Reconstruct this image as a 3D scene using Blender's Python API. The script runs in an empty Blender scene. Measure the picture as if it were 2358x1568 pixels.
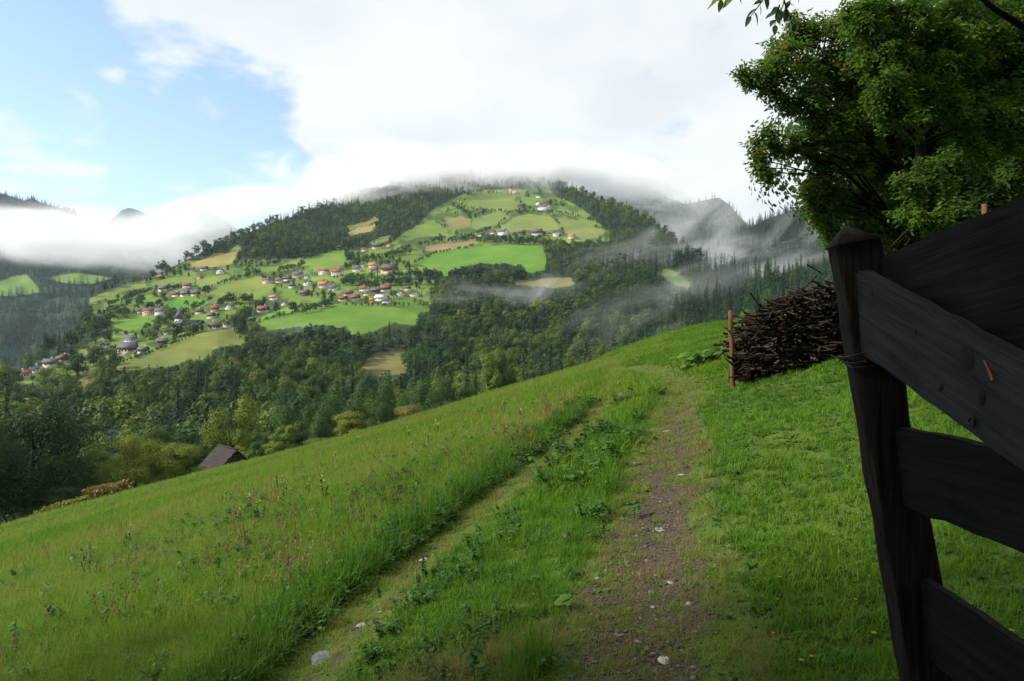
import bpy, math, random
import numpy as np
from mathutils import Vector, Matrix, Euler

# ------------------------------------------------------------------ camera, sky, sun, exposure
scene = bpy.context.scene
FPX = 1572.0                      # focal length in the pixels of a 2358 wide picture (24 mm)
CX, CY = 1179.0, 800.0            # principal point, horizon row
EYE = 1.6
cam_data = bpy.data.cameras.new('camera')
cam = bpy.data.objects.new('camera', cam_data)
scene.collection.objects.link(cam)
cam_data.sensor_width = 36.0
cam_data.lens = 24.0
cam_data.shift_y = (800.0 - 784.0) / 2358.0
cam_data.clip_start = 0.05
cam_data.clip_end = 30000.0
cam.location = (0, 0, EYE)
cam.rotation_euler = (math.radians(90), 0, 0)
scene.camera = cam

SUN_DIR = Vector((-0.93, -0.20, 0.0)).normalized()      # horizontal direction towards the sun
SUN_EL = math.radians(36)
SKY_STRENGTH = 0.15
CLOUD_LEVEL = 3.9                  # cloud radiance before SKY_STRENGTH
world = bpy.data.worlds.new('World')
scene.world = world
world.use_nodes = True
wn = world.node_tree
wn.nodes.clear()


def N(tree, typ, **kw):
    n = tree.nodes.new(typ)
    for k, v in kw.items():
        if k.startswith('i_'):
            n.inputs[k[2:].replace('_', ' ')].default_value = v
        else:
            setattr(n, k, v)
    return n


def math_node(tree, op, a, b=None, c=None, clamp=False):
    n = tree.nodes.new('ShaderNodeMath')
    n.operation = op
    n.use_clamp = clamp
    for i, x in enumerate((a, b, c)):
        if x is None:
            continue
        if isinstance(x, (int, float)):
            n.inputs[i].default_value = x
        else:
            tree.links.new(x, n.inputs[i])
    return n.outputs[0]


def build_world():
    t = wn
    L = t.links.new
    out = N(t, 'ShaderNodeOutputWorld')
    bg = N(t, 'ShaderNodeBackground')
    bg.inputs['Strength'].default_value = SKY_STRENGTH
    sky = N(t, 'ShaderNodeTexSky')
    sky.sky_type = 'NISHITA'
    sky.sun_disc = False
    sky.sun_elevation = SUN_EL
    sky.sun_rotation = math.atan2(SUN_DIR.x, SUN_DIR.y)
    sky.altitude = 900
    sky.air_density = 1.0
    sky.dust_density = 0.6
    sky.ozone_density = 1.6
    tc = N(t, 'ShaderNodeTexCoord')
    sep = N(t, 'ShaderNodeSeparateXYZ')
    L(tc.outputs['Generated'], sep.inputs[0])
    zc = math_node(t, 'MAXIMUM', sep.outputs['Z'], 0.0)
    zd = math_node(t, 'ADD', zc, 0.22)
    px = math_node(t, 'DIVIDE', sep.outputs['X'], zd)
    py = math_node(t, 'DIVIDE', sep.outputs['Y'], zd)
    comb = N(t, 'ShaderNodeCombineXYZ')
    L(px, comb.inputs[0]); L(py, comb.inputs[1])
    n1 = N(t, 'ShaderNodeTexNoise', noise_dimensions='3D')
    n1.inputs['Scale'].default_value = 2.1
    n1.inputs['Detail'].default_value = 9
    n1.inputs['Roughness'].default_value = 0.56
    n1.inputs['Distortion'].default_value = 0.25
    L(comb.outputs[0], n1.inputs['Vector'])
    n3 = N(t, 'ShaderNodeTexNoise', noise_dimensions='3D')
    n3.inputs['Scale'].default_value = 0.55
    n3.inputs['Detail'].default_value = 2
    L(comb.outputs[0], n3.inputs['Vector'])
    # a clear window in the cloud deck over the valley (direction in the sky)
    def window(az_deg, el_deg, r_in, r_out):
        a, e = math.radians(az_deg), math.radians(el_deg)
        d = (math.sin(a) * math.cos(e), math.cos(a) * math.cos(e), math.sin(e))
        vm = N(t, 'ShaderNodeVectorMath', operation='DOT_PRODUCT')
        L(tc.outputs['Generated'], vm.inputs[0])
        vm.inputs[1].default_value = d
        mr = N(t, 'ShaderNodeMapRange', interpolation_type='SMOOTHSTEP')
        mr.inputs['From Min'].default_value = math.cos(math.radians(r_out))
        mr.inputs['From Max'].default_value = math.cos(math.radians(r_in))
        L(vm.outputs['Value'], mr.inputs['Value'])
        return mr.outputs[0]
    w = None
    for az, el, ri, ro, k in ((-29.2, 17.6, 5, 13.5, 1.0), (-40.5, 17.5, 7, 17, 1.0), (-24.3, 13.7, 2.5, 8.5, 0.95), (-28.5, 11.0, 3, 8.5, 0.95), (-60, 26, 6, 24, 0.8), (-25.5, 18.1, 3.5, 8.5, 1.0)):
        x = math_node(t, 'MULTIPLY', window(az, el, ri, ro), k)
        w = x if w is None else math_node(t, 'MAXIMUM', w, x)
    pf = None
    for az, el, ri, ro, k in ((-32.2, 15.3, 0.5, 3.4, 0.85), (-34.5, 10.2, 2, 7.5, 1.0), (-36.6, 13.6, 0.8, 3.6, 1.0), (-30.7, 19.7, 0.0, 2.2, 0.62), (-25.0, 23.8, 2, 8, 0.9), (-33, 17.2, 0.1, 1.8, 0.6), (-25.5, 12.0, 0.2, 2.6, 0.6), (-38, 24.5, 1, 5, 0.8)):
        x = math_node(t, 'MULTIPLY', window(az, el, ri, ro), k)
        pf = x if pf is None else math_node(t, 'MAXIMUM', pf, x)
    cover = math_node(t, 'MULTIPLY_ADD', math_node(t, 'SUBTRACT', n1.outputs['Fac'], 0.5), 1.5, 0.5)
    cover = math_node(t, 'ADD', cover, math_node(t, 'MULTIPLY', math_node(t, 'SUBTRACT', n3.outputs['Fac'], 0.5), 0.35))
    cover = math_node(t, 'ADD', cover, 0.29)
    cover = math_node(t, 'SUBTRACT', cover, math_node(t, 'MULTIPLY', w, 0.61))
    cover = math_node(t, 'ADD', cover, math_node(t, 'MULTIPLY', pf, 0.41))
    mr = N(t, 'ShaderNodeMapRange', interpolation_type='SMOOTHSTEP')
    mr.inputs['From Min'].default_value = 0.47
    mr.inputs['From Max'].default_value = 0.67
    L(cover, mr.inputs['Value'])
    dens = mr.outputs[0]
    # cloud tone: thick parts a little greyer, thin rims bright
    n2 = N(t, 'ShaderNodeTexNoise', noise_dimensions='3D')
    n2.inputs['Scale'].default_value = 1.7
    n2.inputs['Detail'].default_value = 5
    n2.inputs['Roughness'].default_value = 0.5
    off = N(t, 'ShaderNodeVectorMath', operation='ADD')
    off.inputs[1].default_value = (7.3, 2.1, 4.0)
    L(comb.outputs[0], off.inputs[0])
    L(off.outputs[0], n2.inputs['Vector'])
    cr = N(t, 'ShaderNodeValToRGB')
    cr.color_ramp.elements[0].position = 0.36
    cr.color_ramp.elements[0].color = (0.81, 0.845, 0.885, 1)
    cr.color_ramp.elements[1].position = 0.58
    cr.color_ramp.elements[1].color = (1.0, 1.0, 1.0, 1)
    L(n2.outputs['Fac'], cr.inputs[0])
    sc = N(t, 'ShaderNodeVectorMath', operation='SCALE')
    sc.inputs['Scale'].default_value = CLOUD_LEVEL
    L(cr.outputs[0], sc.inputs[0])
    skyc = N(t, 'ShaderNodeVectorMath', operation='MULTIPLY')
    skyc.inputs[1].default_value = (1.08, 1.03, 1.02)
    L(sky.outputs[0], skyc.inputs[0])
    mix = N(t, 'ShaderNodeMix', data_type='RGBA')
    L(dens, mix.inputs['Factor'])
    L(skyc.outputs[0], mix.inputs[6])
    L(sc.outputs[0], mix.inputs[7])
    L(mix.outputs[2], bg.inputs['Color'])
    L(bg.outputs[0], out.inputs['Surface'])


build_world()

sun_data = bpy.data.lights.new('sun', 'SUN')
sun_data.energy = 4.6
sun_data.angle = math.radians(2.5)
sun_data.color = (1.0, 0.93, 0.82)
sun = bpy.data.objects.new('sun', sun_data)
scene.collection.objects.link(sun)
sd = Vector((SUN_DIR.x * math.cos(SUN_EL), SUN_DIR.y * math.cos(SUN_EL), math.sin(SUN_EL)))
sun.rotation_euler = sd.to_track_quat('Z', 'Y').to_euler()
sun.location = (-60, -20, 60)

vs_ = scene.view_settings
vs_.view_transform = 'Standard'
vs_.look = 'None'
vs_.gamma = 1.0
vs_.use_curve_mapping = False
vs_.exposure = 0.75
cy = scene.cycles
cy.use_denoising = True
cy.max_bounces = 10
cy.diffuse_bounces = 3
cy.glossy_bounces = 2
cy.transmission_bounces = 3
cy.transparent_max_bounces = 12
cy.volume_bounces = 7
cy.volume_step_rate = 0.45
cy.volume_max_steps = 128
cy.caustics_reflective = False
cy.caustics_refractive = False
cy.use_adaptive_sampling = False

# ------------------------------------------------------------------ helpers
COL = scene.collection
rng = np.random.default_rng(11)
random.seed(5)


def tag(o, label=None, cat=None, group=None, kind=None):
    if label: o['label'] = label
    if cat: o['category'] = cat
    if group: o['group'] = group
    if kind: o['kind'] = kind
    return o


def link(name, mesh, parent=None, loc=(0, 0, 0), rot=(0, 0, 0), scale=(1, 1, 1)):
    o = bpy.data.objects.new(name, mesh)
    COL.objects.link(o)
    o.location = loc
    o.rotation_euler = rot
    o.scale = scale
    if parent is not None:
        o.parent = parent
    return o


def empty(name, loc=(0, 0, 0), rotz=0.0):
    o = bpy.data.objects.new(name, None)
    o.empty_display_size = 0.2
    COL.objects.link(o)
    o.location = loc
    o.rotation_euler = (0, 0, rotz)
    return o


def make_mesh(name, verts, faces, mat=None, smooth=False, attrs=None, mat_idx=None):
    """faces: list of index arrays, each (n,k) with its own k."""
    verts = np.asarray(verts, dtype=np.float32).reshape(-1, 3)
    if not isinstance(faces, list):
        faces = [faces]
    faces = [np.asarray(f, dtype=np.int32) for f in faces if len(f)]
    me = bpy.data.meshes.new(name)
    me.vertices.add(len(verts))
    me.vertices.foreach_set('co', verts.ravel())
    nl = sum(f.size for f in faces)
    npol = sum(len(f) for f in faces)
    me.loops.add(nl)
    me.polygons.add(npol)
    me.loops.foreach_set('vertex_index', np.concatenate([f.ravel() for f in faces]))
    starts, s = [], 0
    for f in faces:
        k = f.shape[1]
        starts.append(s + np.arange(len(f)) * k)
        s += f.size
    me.polygons.foreach_set('loop_start', np.concatenate(starts).astype(np.int32))
    me.update(calc_edges=True)
    if smooth:
        me.polygons.foreach_set('use_smooth', np.ones(npol, dtype=bool))
    if mat is not None:
        for m in (mat if isinstance(mat, (list, tuple)) else [mat]):
            me.materials.append(m)
    if mat_idx is not None:
        me.polygons.foreach_set('material_index', np.asarray(mat_idx, dtype=np.int32))
    if attrs:
        for k, v in attrs.items():
            v = np.asarray(v, dtype=np.float32)
            if v.ndim == 1:
                a = me.attributes.new(k, 'FLOAT', 'POINT')
                a.data.foreach_set('value', v)
            elif v.shape[1] == 3:
                a = me.attributes.new(k, 'FLOAT_VECTOR', 'POINT')
                a.data.foreach_set('vector', v.ravel())
            else:
                a = me.attributes.new(k, 'FLOAT_COLOR', 'POINT')
                a.data.foreach_set('color', v.ravel())
    return me


def hash2(ix, iy, seed):
    h = (ix.astype(np.int64) * 374761393 + iy.astype(np.int64) * 668265263 + seed * 1442695041) & 0xFFFFFFFF
    h = ((h ^ (h >> 13)) * 1274126177) & 0xFFFFFFFF
    h = h ^ (h >> 16)
    return (h & 0xFFFFFF) / float(0xFFFFFF)


def vnoise(x, y, seed=0):
    x = np.asarray(x, dtype=np.float64); y = np.asarray(y, dtype=np.float64)
    x, y = np.broadcast_arrays(x, y)
    ix, iy = np.floor(x), np.floor(y)
    fx, fy = x - ix, y - iy
    fx = fx * fx * (3 - 2 * fx); fy = fy * fy * (3 - 2 * fy)
    a = hash2(ix, iy, seed); b = hash2(ix + 1, iy, seed)
    c = hash2(ix, iy + 1, seed); d = hash2(ix + 1, iy + 1, seed)
    return (a * (1 - fx) + b * fx) * (1 - fy) + (c * (1 - fx) + d * fx) * fy


def fbm(x, y, seed=0, oct=4):
    s, a, tot = 0.0, 1.0, 0.0
    for i in range(oct):
        s = s + a * vnoise(np.asarray(x) * 2 ** i, np.asarray(y) * 2 ** i, seed + i * 17)
        tot += a
        a *= 0.5
    return s / tot


def sstep(a, b, x):
    t = np.clip((np.asarray(x, dtype=np.float64) - a) / (b - a), 0, 1)
    return t * t * (3 - 2 * t)


def norm(v):
    return v / np.maximum(np.linalg.norm(v, axis=-1, keepdims=True), 1e-9)


def tube(pts, radii, sides=7, cap=True):
    pts = np.asarray(pts, dtype=np.float64)
    n = len(pts)
    radii = np.broadcast_to(np.asarray(radii, dtype=np.float64), (n,))
    tg = np.zeros_like(pts)
    tg[1:-1] = pts[2:] - pts[:-2]
    tg[0] = pts[1] - pts[0]
    tg[-1] = pts[-1] - pts[-2]
    tg = norm(tg)
    ref = np.array([0.0, 0.0, 1.0]) if abs(tg[0][2]) < 0.9 else np.array([1.0, 0.0, 0.0])
    V = []
    u = norm(np.cross(tg[0], ref))
    ang = np.arange(sides) / sides * 2 * math.pi
    for i in range(n):
        u = norm(u - tg[i] * np.dot(u, tg[i]))
        w = np.cross(tg[i], u)
        V.append(pts[i] + radii[i] * (np.cos(ang)[:, None] * u + np.sin(ang)[:, None] * w))
    V = np.concatenate(V)
    q = []
    for i in range(n - 1):
        a = i * sides
        for j in range(sides):
            k = (j + 1) % sides
            q.append((a + j, a + k, a + sides + k, a + sides + j))
    q = np.array(q, dtype=np.int32)
    return V, q


class MB:
    """collects quads / tris from several shapes"""
    def __init__(self):
        self.v, self.q, self.t, self.a, self.n = [], [], [], [], 0

    def add(self, v, q=None, t=None, a=0.0):
        v = np.asarray(v, dtype=np.float64)
        if q is not None and len(q): self.q.append(np.asarray(q, dtype=np.int32) + self.n)
        if t is not None and len(t): self.t.append(np.asarray(t, dtype=np.int32) + self.n)
        self.v.append(v)
        self.a.append(np.broadcast_to(np.asarray(a, dtype=np.float64), (len(v),)))
        self.n += len(v)
        return self

    def box(self, cx, cy, cz, sx, sy, sz, rotz=0.0):
        p = np.array([[x, y, z] for x in (-.5, .5) for y in (-.5, .5) for z in (-.5, .5)]) * (sx, sy, sz)
        c, s = math.cos(rotz), math.sin(rotz)
        p = np.stack([p[:, 0] * c - p[:, 1] * s + cx, p[:, 0] * s + p[:, 1] * c + cy, p[:, 2] + cz], 1)
        q = [(0, 1, 3, 2), (4, 6, 7, 5), (0, 4, 5, 1), (2, 3, 7, 6), (0, 2, 6, 4), (1, 5, 7, 3)]
        return self.add(p, q)

    def tube(self, pts, radii, sides=7, a=0.0):
        v, q = tube(pts, radii, sides)
        return self.add(v, q, a=a)

    def mesh(self, name, mat=None, smooth=False, attr='lv'):
        f = []
        if self.q: f.append(np.concatenate(self.q))
        if self.t: f.append(np.concatenate(self.t))
        return make_mesh(name, np.concatenate(self.v), f, mat, smooth, {attr: np.concatenate(self.a)} if attr else None)


# ------------------------------------------------------------------ materials
def new_mat(name):
    m = bpy.data.materials.new(name)
    m.use_nodes = True
    nt = m.node_tree
    nt.nodes.clear()
    out = nt.nodes.new('ShaderNodeOutputMaterial')
    return m, nt, out


def ramp(nt, fac, stops):
    cr = nt.nodes.new('ShaderNodeValToRGB')
    e = cr.color_ramp.elements
    while len(e) < len(stops):
        e.new(0.5)
    for i, (p, c) in enumerate(stops):
        e[i].position = p
        e[i].color = (*c, 1)
    nt.links.new(fac, cr.inputs[0])
    return cr.outputs[0]


def noise(nt, scale, detail=3, rough=0.55, vec=None, dist=0.0):
    n = nt.nodes.new('ShaderNodeTexNoise')
    n.inputs['Scale'].default_value = scale
    n.inputs['Detail'].default_value = detail
    n.inputs['Roughness'].default_value = rough
    n.inputs['Distortion'].default_value = dist
    if vec is not None:
        nt.links.new(vec, n.inputs['Vector'])
    return n.outputs['Fac']


def mixc(nt, fac, a, b, mode='MIX'):
    m = nt.nodes.new('ShaderNodeMix')
    m.data_type = 'RGBA'
    m.blend_type = mode
    for sock, x in ((m.inputs['Factor'], fac), (m.inputs[6], a), (m.inputs[7], b)):
        if isinstance(x, (int, float)):
            sock.default_value = x
        elif isinstance(x, tuple):
            sock.default_value = (*x, 1) if len(x) == 3 else x
        else:
            nt.links.new(x, sock)
    return m.outputs[2]


def attr(nt, name, typ='GEOMETRY', out='Fac'):
    a = nt.nodes.new('ShaderNodeAttribute')
    a.attribute_name = name
    a.attribute_type = typ
    return a.outputs[out]


def coord(nt, which='Object'):
    return nt.nodes.new('ShaderNodeTexCoord').outputs[which]


def scaled(nt, vec, s):
    n = nt.nodes.new('ShaderNodeVectorMath')
    n.operation = 'MULTIPLY'
    nt.links.new(vec, n.inputs[0])
    n.inputs[1].default_value = s
    return n.outputs[0]


def finish(nt, out, color, rough=0.8, trans=0.0, bump=None, bump_s=0.3, spec=0.3, bump_d=0.02):
    p = nt.nodes.new('ShaderNodeBsdfPrincipled')
    p.inputs['Roughness'].default_value = rough
    p.inputs['Specular IOR Level'].default_value = spec
    if isinstance(color, tuple):
        p.inputs['Base Color'].default_value = (*color, 1)
    else:
        nt.links.new(color, p.inputs['Base Color'])
    if bump is not None:
        b = nt.nodes.new('ShaderNodeBump')
        b.inputs['Strength'].default_value = bump_s
        b.inputs['Distance'].default_value = bump_d
        nt.links.new(bump, b.inputs['Height'])
        nt.links.new(b.outputs[0], p.inputs['Normal'])
    sh = p.outputs[0]
    if trans > 0:
        tr = nt.nodes.new('ShaderNodeBsdfTranslucent')
        if isinstance(color, tuple):
            tr.inputs[0].default_value = (*color, 1)
        else:
            nt.links.new(color, tr.inputs[0])
        mx = nt.nodes.new('ShaderNodeMixShader')
        mx.inputs[0].default_value = trans
        nt.links.new(sh, mx.inputs[1])
        nt.links.new(tr.outputs[0], mx.inputs[2])
        sh = mx.outputs[0]
    nt.links.new(sh, out.inputs['Surface'])


def leaf_material(name, stops, spread=0.35, trans=0.3, rough=0.6, spec=0.12):
    """colour from the plant's own 'tint' (object or instance) plus a value per leaf"""
    m, nt, out = new_mat(name)
    t = attr(nt, 'tint', 'INSTANCER')
    lv = attr(nt, 'lv')
    f = math_node(nt, 'ADD', t, math_node(nt, 'MULTIPLY', math_node(nt, 'SUBTRACT', lv, 0.5), spread))
    c = ramp(nt, f, stops)
    finish(nt, out, c, rough=rough, trans=trans, spec=spec)
    return m


M = {}
M['broadleaf'] = leaf_material('broadleaf', [(0.0, (0.018, 0.044, 0.014)), (0.3, (0.042, 0.088, 0.020)), (0.5, (0.085, 0.140, 0.022)), (0.72, (0.150, 0.195, 0.026)), (0.86, (0.180, 0.190, 0.032)), (1.0, (0.180, 0.110, 0.050))], 0.35, 0.25)
M['needles'] = leaf_material('needles', [(0.0, (0.016, 0.040, 0.022)), (0.5, (0.040, 0.082, 0.034)), (1.0, (0.085, 0.125, 0.040))], 0.35, 0.08, 0.7)
M['ash_leaf'] = leaf_material('ash_leaf', [(0.0, (0.024, 0.060, 0.026)), (0.4, (0.060, 0.115, 0.034)), (0.7, (0.080, 0.165, 0.018)), (0.86, (0.120, 0.180, 0.026)), (0.95, (0.21, 0.19, 0.04)), (1.0, (0.24, 0.18, 0.05))], 0.42, 0.55, 0.5, 0.2)
M['grass'] = leaf_material('grass', [(0.0, (0.030, 0.075, 0.012)), (0.35, (0.080, 0.185, 0.014)), (0.65, (0.145, 0.280, 0.020)), (0.85, (0.220, 0.285, 0.042)), (1.0, (0.25, 0.19, 0.08))], 0.62, 0.45, 0.6, 0.15)
M['herb'] = leaf_material('herb', [(0.0, (0.020, 0.062, 0.012)), (0.5, (0.052, 0.135, 0.014)), (1.0, (0.115, 0.210, 0.022))], 0.45, 0.35, 0.5, 0.22)


def bark(name, c1, c2, sc=6.0):
    m, nt, out = new_mat(name)
    v = scaled(nt, coord(nt), (1, 1, 0.22))
    n = noise(nt, sc, 6, 0.65, v)
    finish(nt, out, ramp(nt, n, [(0.35, c1), (0.65, c2)]), 0.95, bump=n, bump_s=0.8, spec=0.1)
    return m


M['bark'] = bark('bark', (0.005, 0.004, 0.0035), (0.014, 0.012, 0.010))


def weathered_wood(name, dark, light, tint=(0.05, 0.055, 0.06), stretch=(0.9, 16, 16), sc=3.0, bs=0.6, spec=0.22):
    m, nt, out = new_mat(name)
    oc = coord(nt)
    v = scaled(nt, oc, stretch)
    n = noise(nt, sc, 6, 0.62, v, 0.6)
    big = noise(nt, 2.2, 3, 0.5, oc)
    c = ramp(nt, n, [(0.30, dark), (0.70, light)])
    c = mixc(nt, math_node(nt, 'MULTIPLY', sstep_node(nt, big, 0.5, 0.7), 0.6), c, tint)
    fine = noise(nt, sc * 5, 3, 0.6, v)
    h = math_node(nt, 'ADD', n, math_node(nt, 'MULTIPLY', fine, 0.4))
    finish(nt, out, c, 0.85, bump=h, bump_s=bs, spec=spec, bump_d=0.006)
    return m


def sstep_node(nt, val, a, b):
    mr = nt.nodes.new('ShaderNodeMapRange')
    mr.interpolation_type = 'SMOOTHSTEP'
    mr.inputs['From Min'].default_value = a
    mr.inputs['From Max'].default_value = b
    nt.links.new(val, mr.inputs['Value'])
    return mr.outputs[0]


M['gate_wood'] = weathered_wood('gate_wood', (0.012, 0.012, 0.013), (0.040, 0.041, 0.045), (0.050, 0.054, 0.060), bs=1.0, spec=0.16)  # bluish grey paints the brace's sheen into the weathered wood colour
M['board_wood'] = weathered_wood('board_wood', (0.005, 0.0045, 0.004), (0.019, 0.017, 0.015), (0.022, 0.022, 0.022), bs=0.6, spec=0.10)
M['post_wood'] = weathered_wood('post_wood', (0.004, 0.0035, 0.003), (0.036, 0.029, 0.024), (0.014, 0.012, 0.010), stretch=(18, 18, 0.9), spec=0.05, bs=1.0)
M['stake_wood'] = weathered_wood('stake_wood', (0.055, 0.026, 0.013), (0.17, 0.080, 0.036), (0.12, 0.066, 0.036), stretch=(14, 14, 1.0))
M['barn_roof'] = weathered_wood('barn_roof', (0.016, 0.014, 0.013), (0.046, 0.040, 0.037), (0.022, 0.028, 0.013), stretch=(0.5, 1.6, 3.0), sc=2.0)
M['barn_wall'] = weathered_wood('barn_wall', (0.010, 0.008, 0.007), (0.035, 0.026, 0.022), (0.02, 0.016, 0.014), stretch=(5, 5, 0.4), sc=2.0)


def plain(name, c, rough=0.8, var=0.25, sc=1.0, spec=0.3):
    m, nt, out = new_mat(name)
    n = noise(nt, sc, 4, 0.6, coord(nt))
    lo = tuple(x * (1 - var) for x in c); hi = tuple(min(1, x * (1 + var)) for x in c)
    finish(nt, out, ramp(nt, n, [(0.3, lo), (0.7, hi)]), rough, spec=spec)
    return m
# ------------------------------------------------------------------ terrain: the meadow we stand on
def fg_base(x, y):
    x = np.asarray(x, dtype=np.float64); y = np.asarray(y, dtype=np.float64)
    yy = np.maximum(y, 0.0)
    z = 0.278 * x - 0.010 * y - 0.000375 * yy * yy
    z = z - 0.55 * np.exp(-((x + 16) / 15.0) ** 2) * sstep(15, 60, y)
    z = z + 0.75 * sstep(9.5, 12.0, x) * (1 - sstep(14, 20, x)) * sstep(38, 52, y)
    far = np.maximum(yy - 72, 0)
    z = z - 0.0011 * far ** 2 * (1 - 0.5 * sstep(80, 200, far))
    xr = np.maximum(x - 14, 0)
    z = z - 0.06 * xr                              # the bank eases off towards the wood
    z = z + 0.10 * (fbm(x / 3.5, y / 3.5, 3, 3) - 0.5) * sstep(0, 6, yy) * 2
    return z


def ray(u, v):
    return np.array([(u - CX) / FPX, 1.0, (CY - v) / FPX])


def hit(u, v, fn=fg_base, y0=0.6, y1=75.0):
    d = ray(u, v)
    ys = np.geomspace(y0, y1, 900)
    f = EYE + d[2] * ys - fn(d[0] * ys, ys)
    k = np.where(f < 0)[0]
    i = k[0] if len(k) else len(ys) - 1
    y = ys[i]
    return np.array([d[0] * y, y, float(fn(d[0] * y, y))])


RUT_R = np.array([hit(u, v)[:2] for u, v in [(1492, 1690), (1490, 1560), (1490, 1400), (1508, 1250), (1530, 1120), (1545, 1020), (1558, 940), (1572, 895), (1560, 866), (1500, 852), (1452, 846)]])
RUT_L = np.array([hit(u, v)[:2] for u, v in [(560, 1690), (720, 1545), (850, 1405), (960, 1300), (1080, 1200), (1245, 1062), (1345, 980), (1410, 905), (1428, 868), (1425, 850)]])


def dist_poly(x, y, P):
    x = np.asarray(x, dtype=np.float64); y = np.asarray(y, dtype=np.float64)
    best = np.full(x.shape, 1e9); side = np.zeros(x.shape)
    for a, b in zip(P[:-1], P[1:]):
        ab = b - a
        t = np.clip(((x - a[0]) * ab[0] + (y - a[1]) * ab[1]) / max(ab @ ab, 1e-9), 0, 1)
        dx, dy = x - (a[0] + t * ab[0]), y - (a[1] + t * ab[1])
        d = np.hypot(dx, dy)
        s = np.sign(ab[0] * dy - ab[1] * dx)         # +1: on the left of the line
        m = d < best
        best = np.where(m, d, best); side = np.where(m, s, side)
    return best, side


def fg(x, y):
    z = fg_base(x, y)
    dr, _ = dist_poly(x, y, RUT_R)
    dl, sl = dist_poly(x, y, RUT_L)
    z = z - 0.06 * np.exp(-(dr / 0.30) ** 2) - 0.025 * np.exp(-(dl / 0.32) ** 2)
    # verge: a low bank on the outer side of the far rut
    z = z + 0.05 * np.exp(-((dl - 0.75) / 0.35) ** 2) * (sl > 0)
    return z


# polar sheet: fine in front of the camera, coarse behind it
ang_f = np.radians(np.arange(-52, 52.01, 0.42))
ang_b = np.radians(np.arange(60, 301, 8.0))
ANG = np.concatenate([ang_f, ang_b])
RAD = np.geomspace(0.55, 240, 400)
A2, R2 = np.meshgrid(ANG, RAD)
X, Y = np.sin(A2) * R2, np.cos(A2) * R2
Z = fg(X, Y)
back = np.where(Y < 0, np.abs(Y), 0)
na, nr = len(ANG), len(RAD)
Vt = np.stack([X, Y, Z], -1).reshape(-1, 3)
ii, jj = np.meshgrid(np.arange(nr - 1), np.arange(na), indexing='ij')
j2 = (jj + 1) % na
Q = np.stack([ii * na + jj, (ii + 1) * na + jj, (ii + 1) * na + j2, ii * na + j2], -1).reshape(-1, 4)
# close the centre under the camera
cidx = len(Vt)
Vt = np.concatenate([Vt, [[0, 0, float(fg(0.0, 0.0))]]])
T = np.stack([np.full(na, cidx), np.arange(na), (np.arange(na) + 1) % na], -1)
dr, _s = dist_poly(Vt[:, 0], Vt[:, 1], RUT_R)
dl, _s = dist_poly(Vt[:, 0], Vt[:, 1], RUT_L)
wob = fbm(Vt[:, 0] * 2.2, Vt[:, 1] * 2.2, 9, 4) - 0.5
near_r = 1 - 0.9 * sstep(7, 15, Vt[:, 1])
bareR = (1 - sstep(0.16, 0.52, dr + wob * 0.6)) * (0.15 + 0.85 * near_r)
bareL = (1 - sstep(0.08, 0.30, dl + wob * 0.40)) * 0.44 * (0.3 + 0.7 * near_r)
bare = np.maximum(bareR, bareL)


def ground_material():
    m, nt, out = new_mat('meadow_ground')
    oc = coord(nt)
    b = attr(nt, 'bare')
    n1 = noise(nt, 1.2, 5, 0.6, oc)
    n2 = noise(nt, 18, 5, 0.65, oc)
    green = ramp(nt, math_node(nt, 'ADD', math_node(nt, 'MULTIPLY', n1, 0.5), math_node(nt, 'MULTIPLY', n2, 0.5)),
                 [(0.30, (0.028, 0.060, 0.010)), (0.5, (0.062, 0.110, 0.014)), (0.7, (0.105, 0.130, 0.028))])
    n3 = noise(nt, 40, 6, 0.7, oc)
    vor = nt.nodes.new('ShaderNodeTexVoronoi')
    vor.inputs['Scale'].default_value = 55
    nt.links.new(oc, vor.inputs['Vector'])
    soil = ramp(nt, n3, [(0.3, (0.024, 0.018, 0.010)), (0.55, (0.072, 0.057, 0.034)), (0.75, (0.14, 0.118, 0.080))])
    soil = mixc(nt, math_node(nt, 'MULTIPLY', sstep_node(nt, vor.outputs['Distance'], 0.35, 0.1), 0.5), soil, (0.13, 0.115, 0.10))
    n4 = noise(nt, 7, 5, 0.65, oc)
    f = sstep_node(nt, math_node(nt, 'ADD', b, math_node(nt, 'MULTIPLY', math_node(nt, 'SUBTRACT', n4, 0.5), 1.1)), 0.35, 0.6)
    h = math_node(nt, 'ADD', n3, math_node(nt, 'MULTIPLY', vor.outputs['Distance'], -0.5))
    finish(nt, out, mixc(nt, f, green, soil), 0.95, bump=h, bump_s=0.9, spec=0.15, bump_d=0.02)
    return m


M['ground'] = ground_material()
qc = bare[Q].mean(1)
is_path = (qc > 0.45) & (np.linalg.norm(Vt[Q][:, 0, :2], axis=1) < 40)


def sub_mesh(name, V, Q, mask, mat, attrs, extra=None, smooth=True):
    q = Q[mask]
    used, inv = np.unique(q, return_inverse=True)
    faces = [inv.reshape(q.shape)]
    if extra is not None:
        used2 = np.concatenate([used, np.setdiff1d(np.unique(extra), used)])
        lut = np.full(len(V), -1); lut[used2] = np.arange(len(used2))
        used = used2
        faces = [lut[q], lut[extra]]
    return make_mesh(name, V[used], faces, mat, smooth, {k: v[used] for k, v in attrs.items()})


meadow = link('ground', sub_mesh('ground', Vt, Q, ~is_path, M['ground'], {'bare': bare}, extra=T))
tag(meadow, 'sloping green meadow on the near hillside with a farm track across it', None, None, 'structure')
path = link('path', sub_mesh('path', Vt, Q, is_path, M['ground'], {'bare': bare}))
tag(path, 'two stony wheel ruts of the farm track through the grass', None, None, 'structure')

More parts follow.
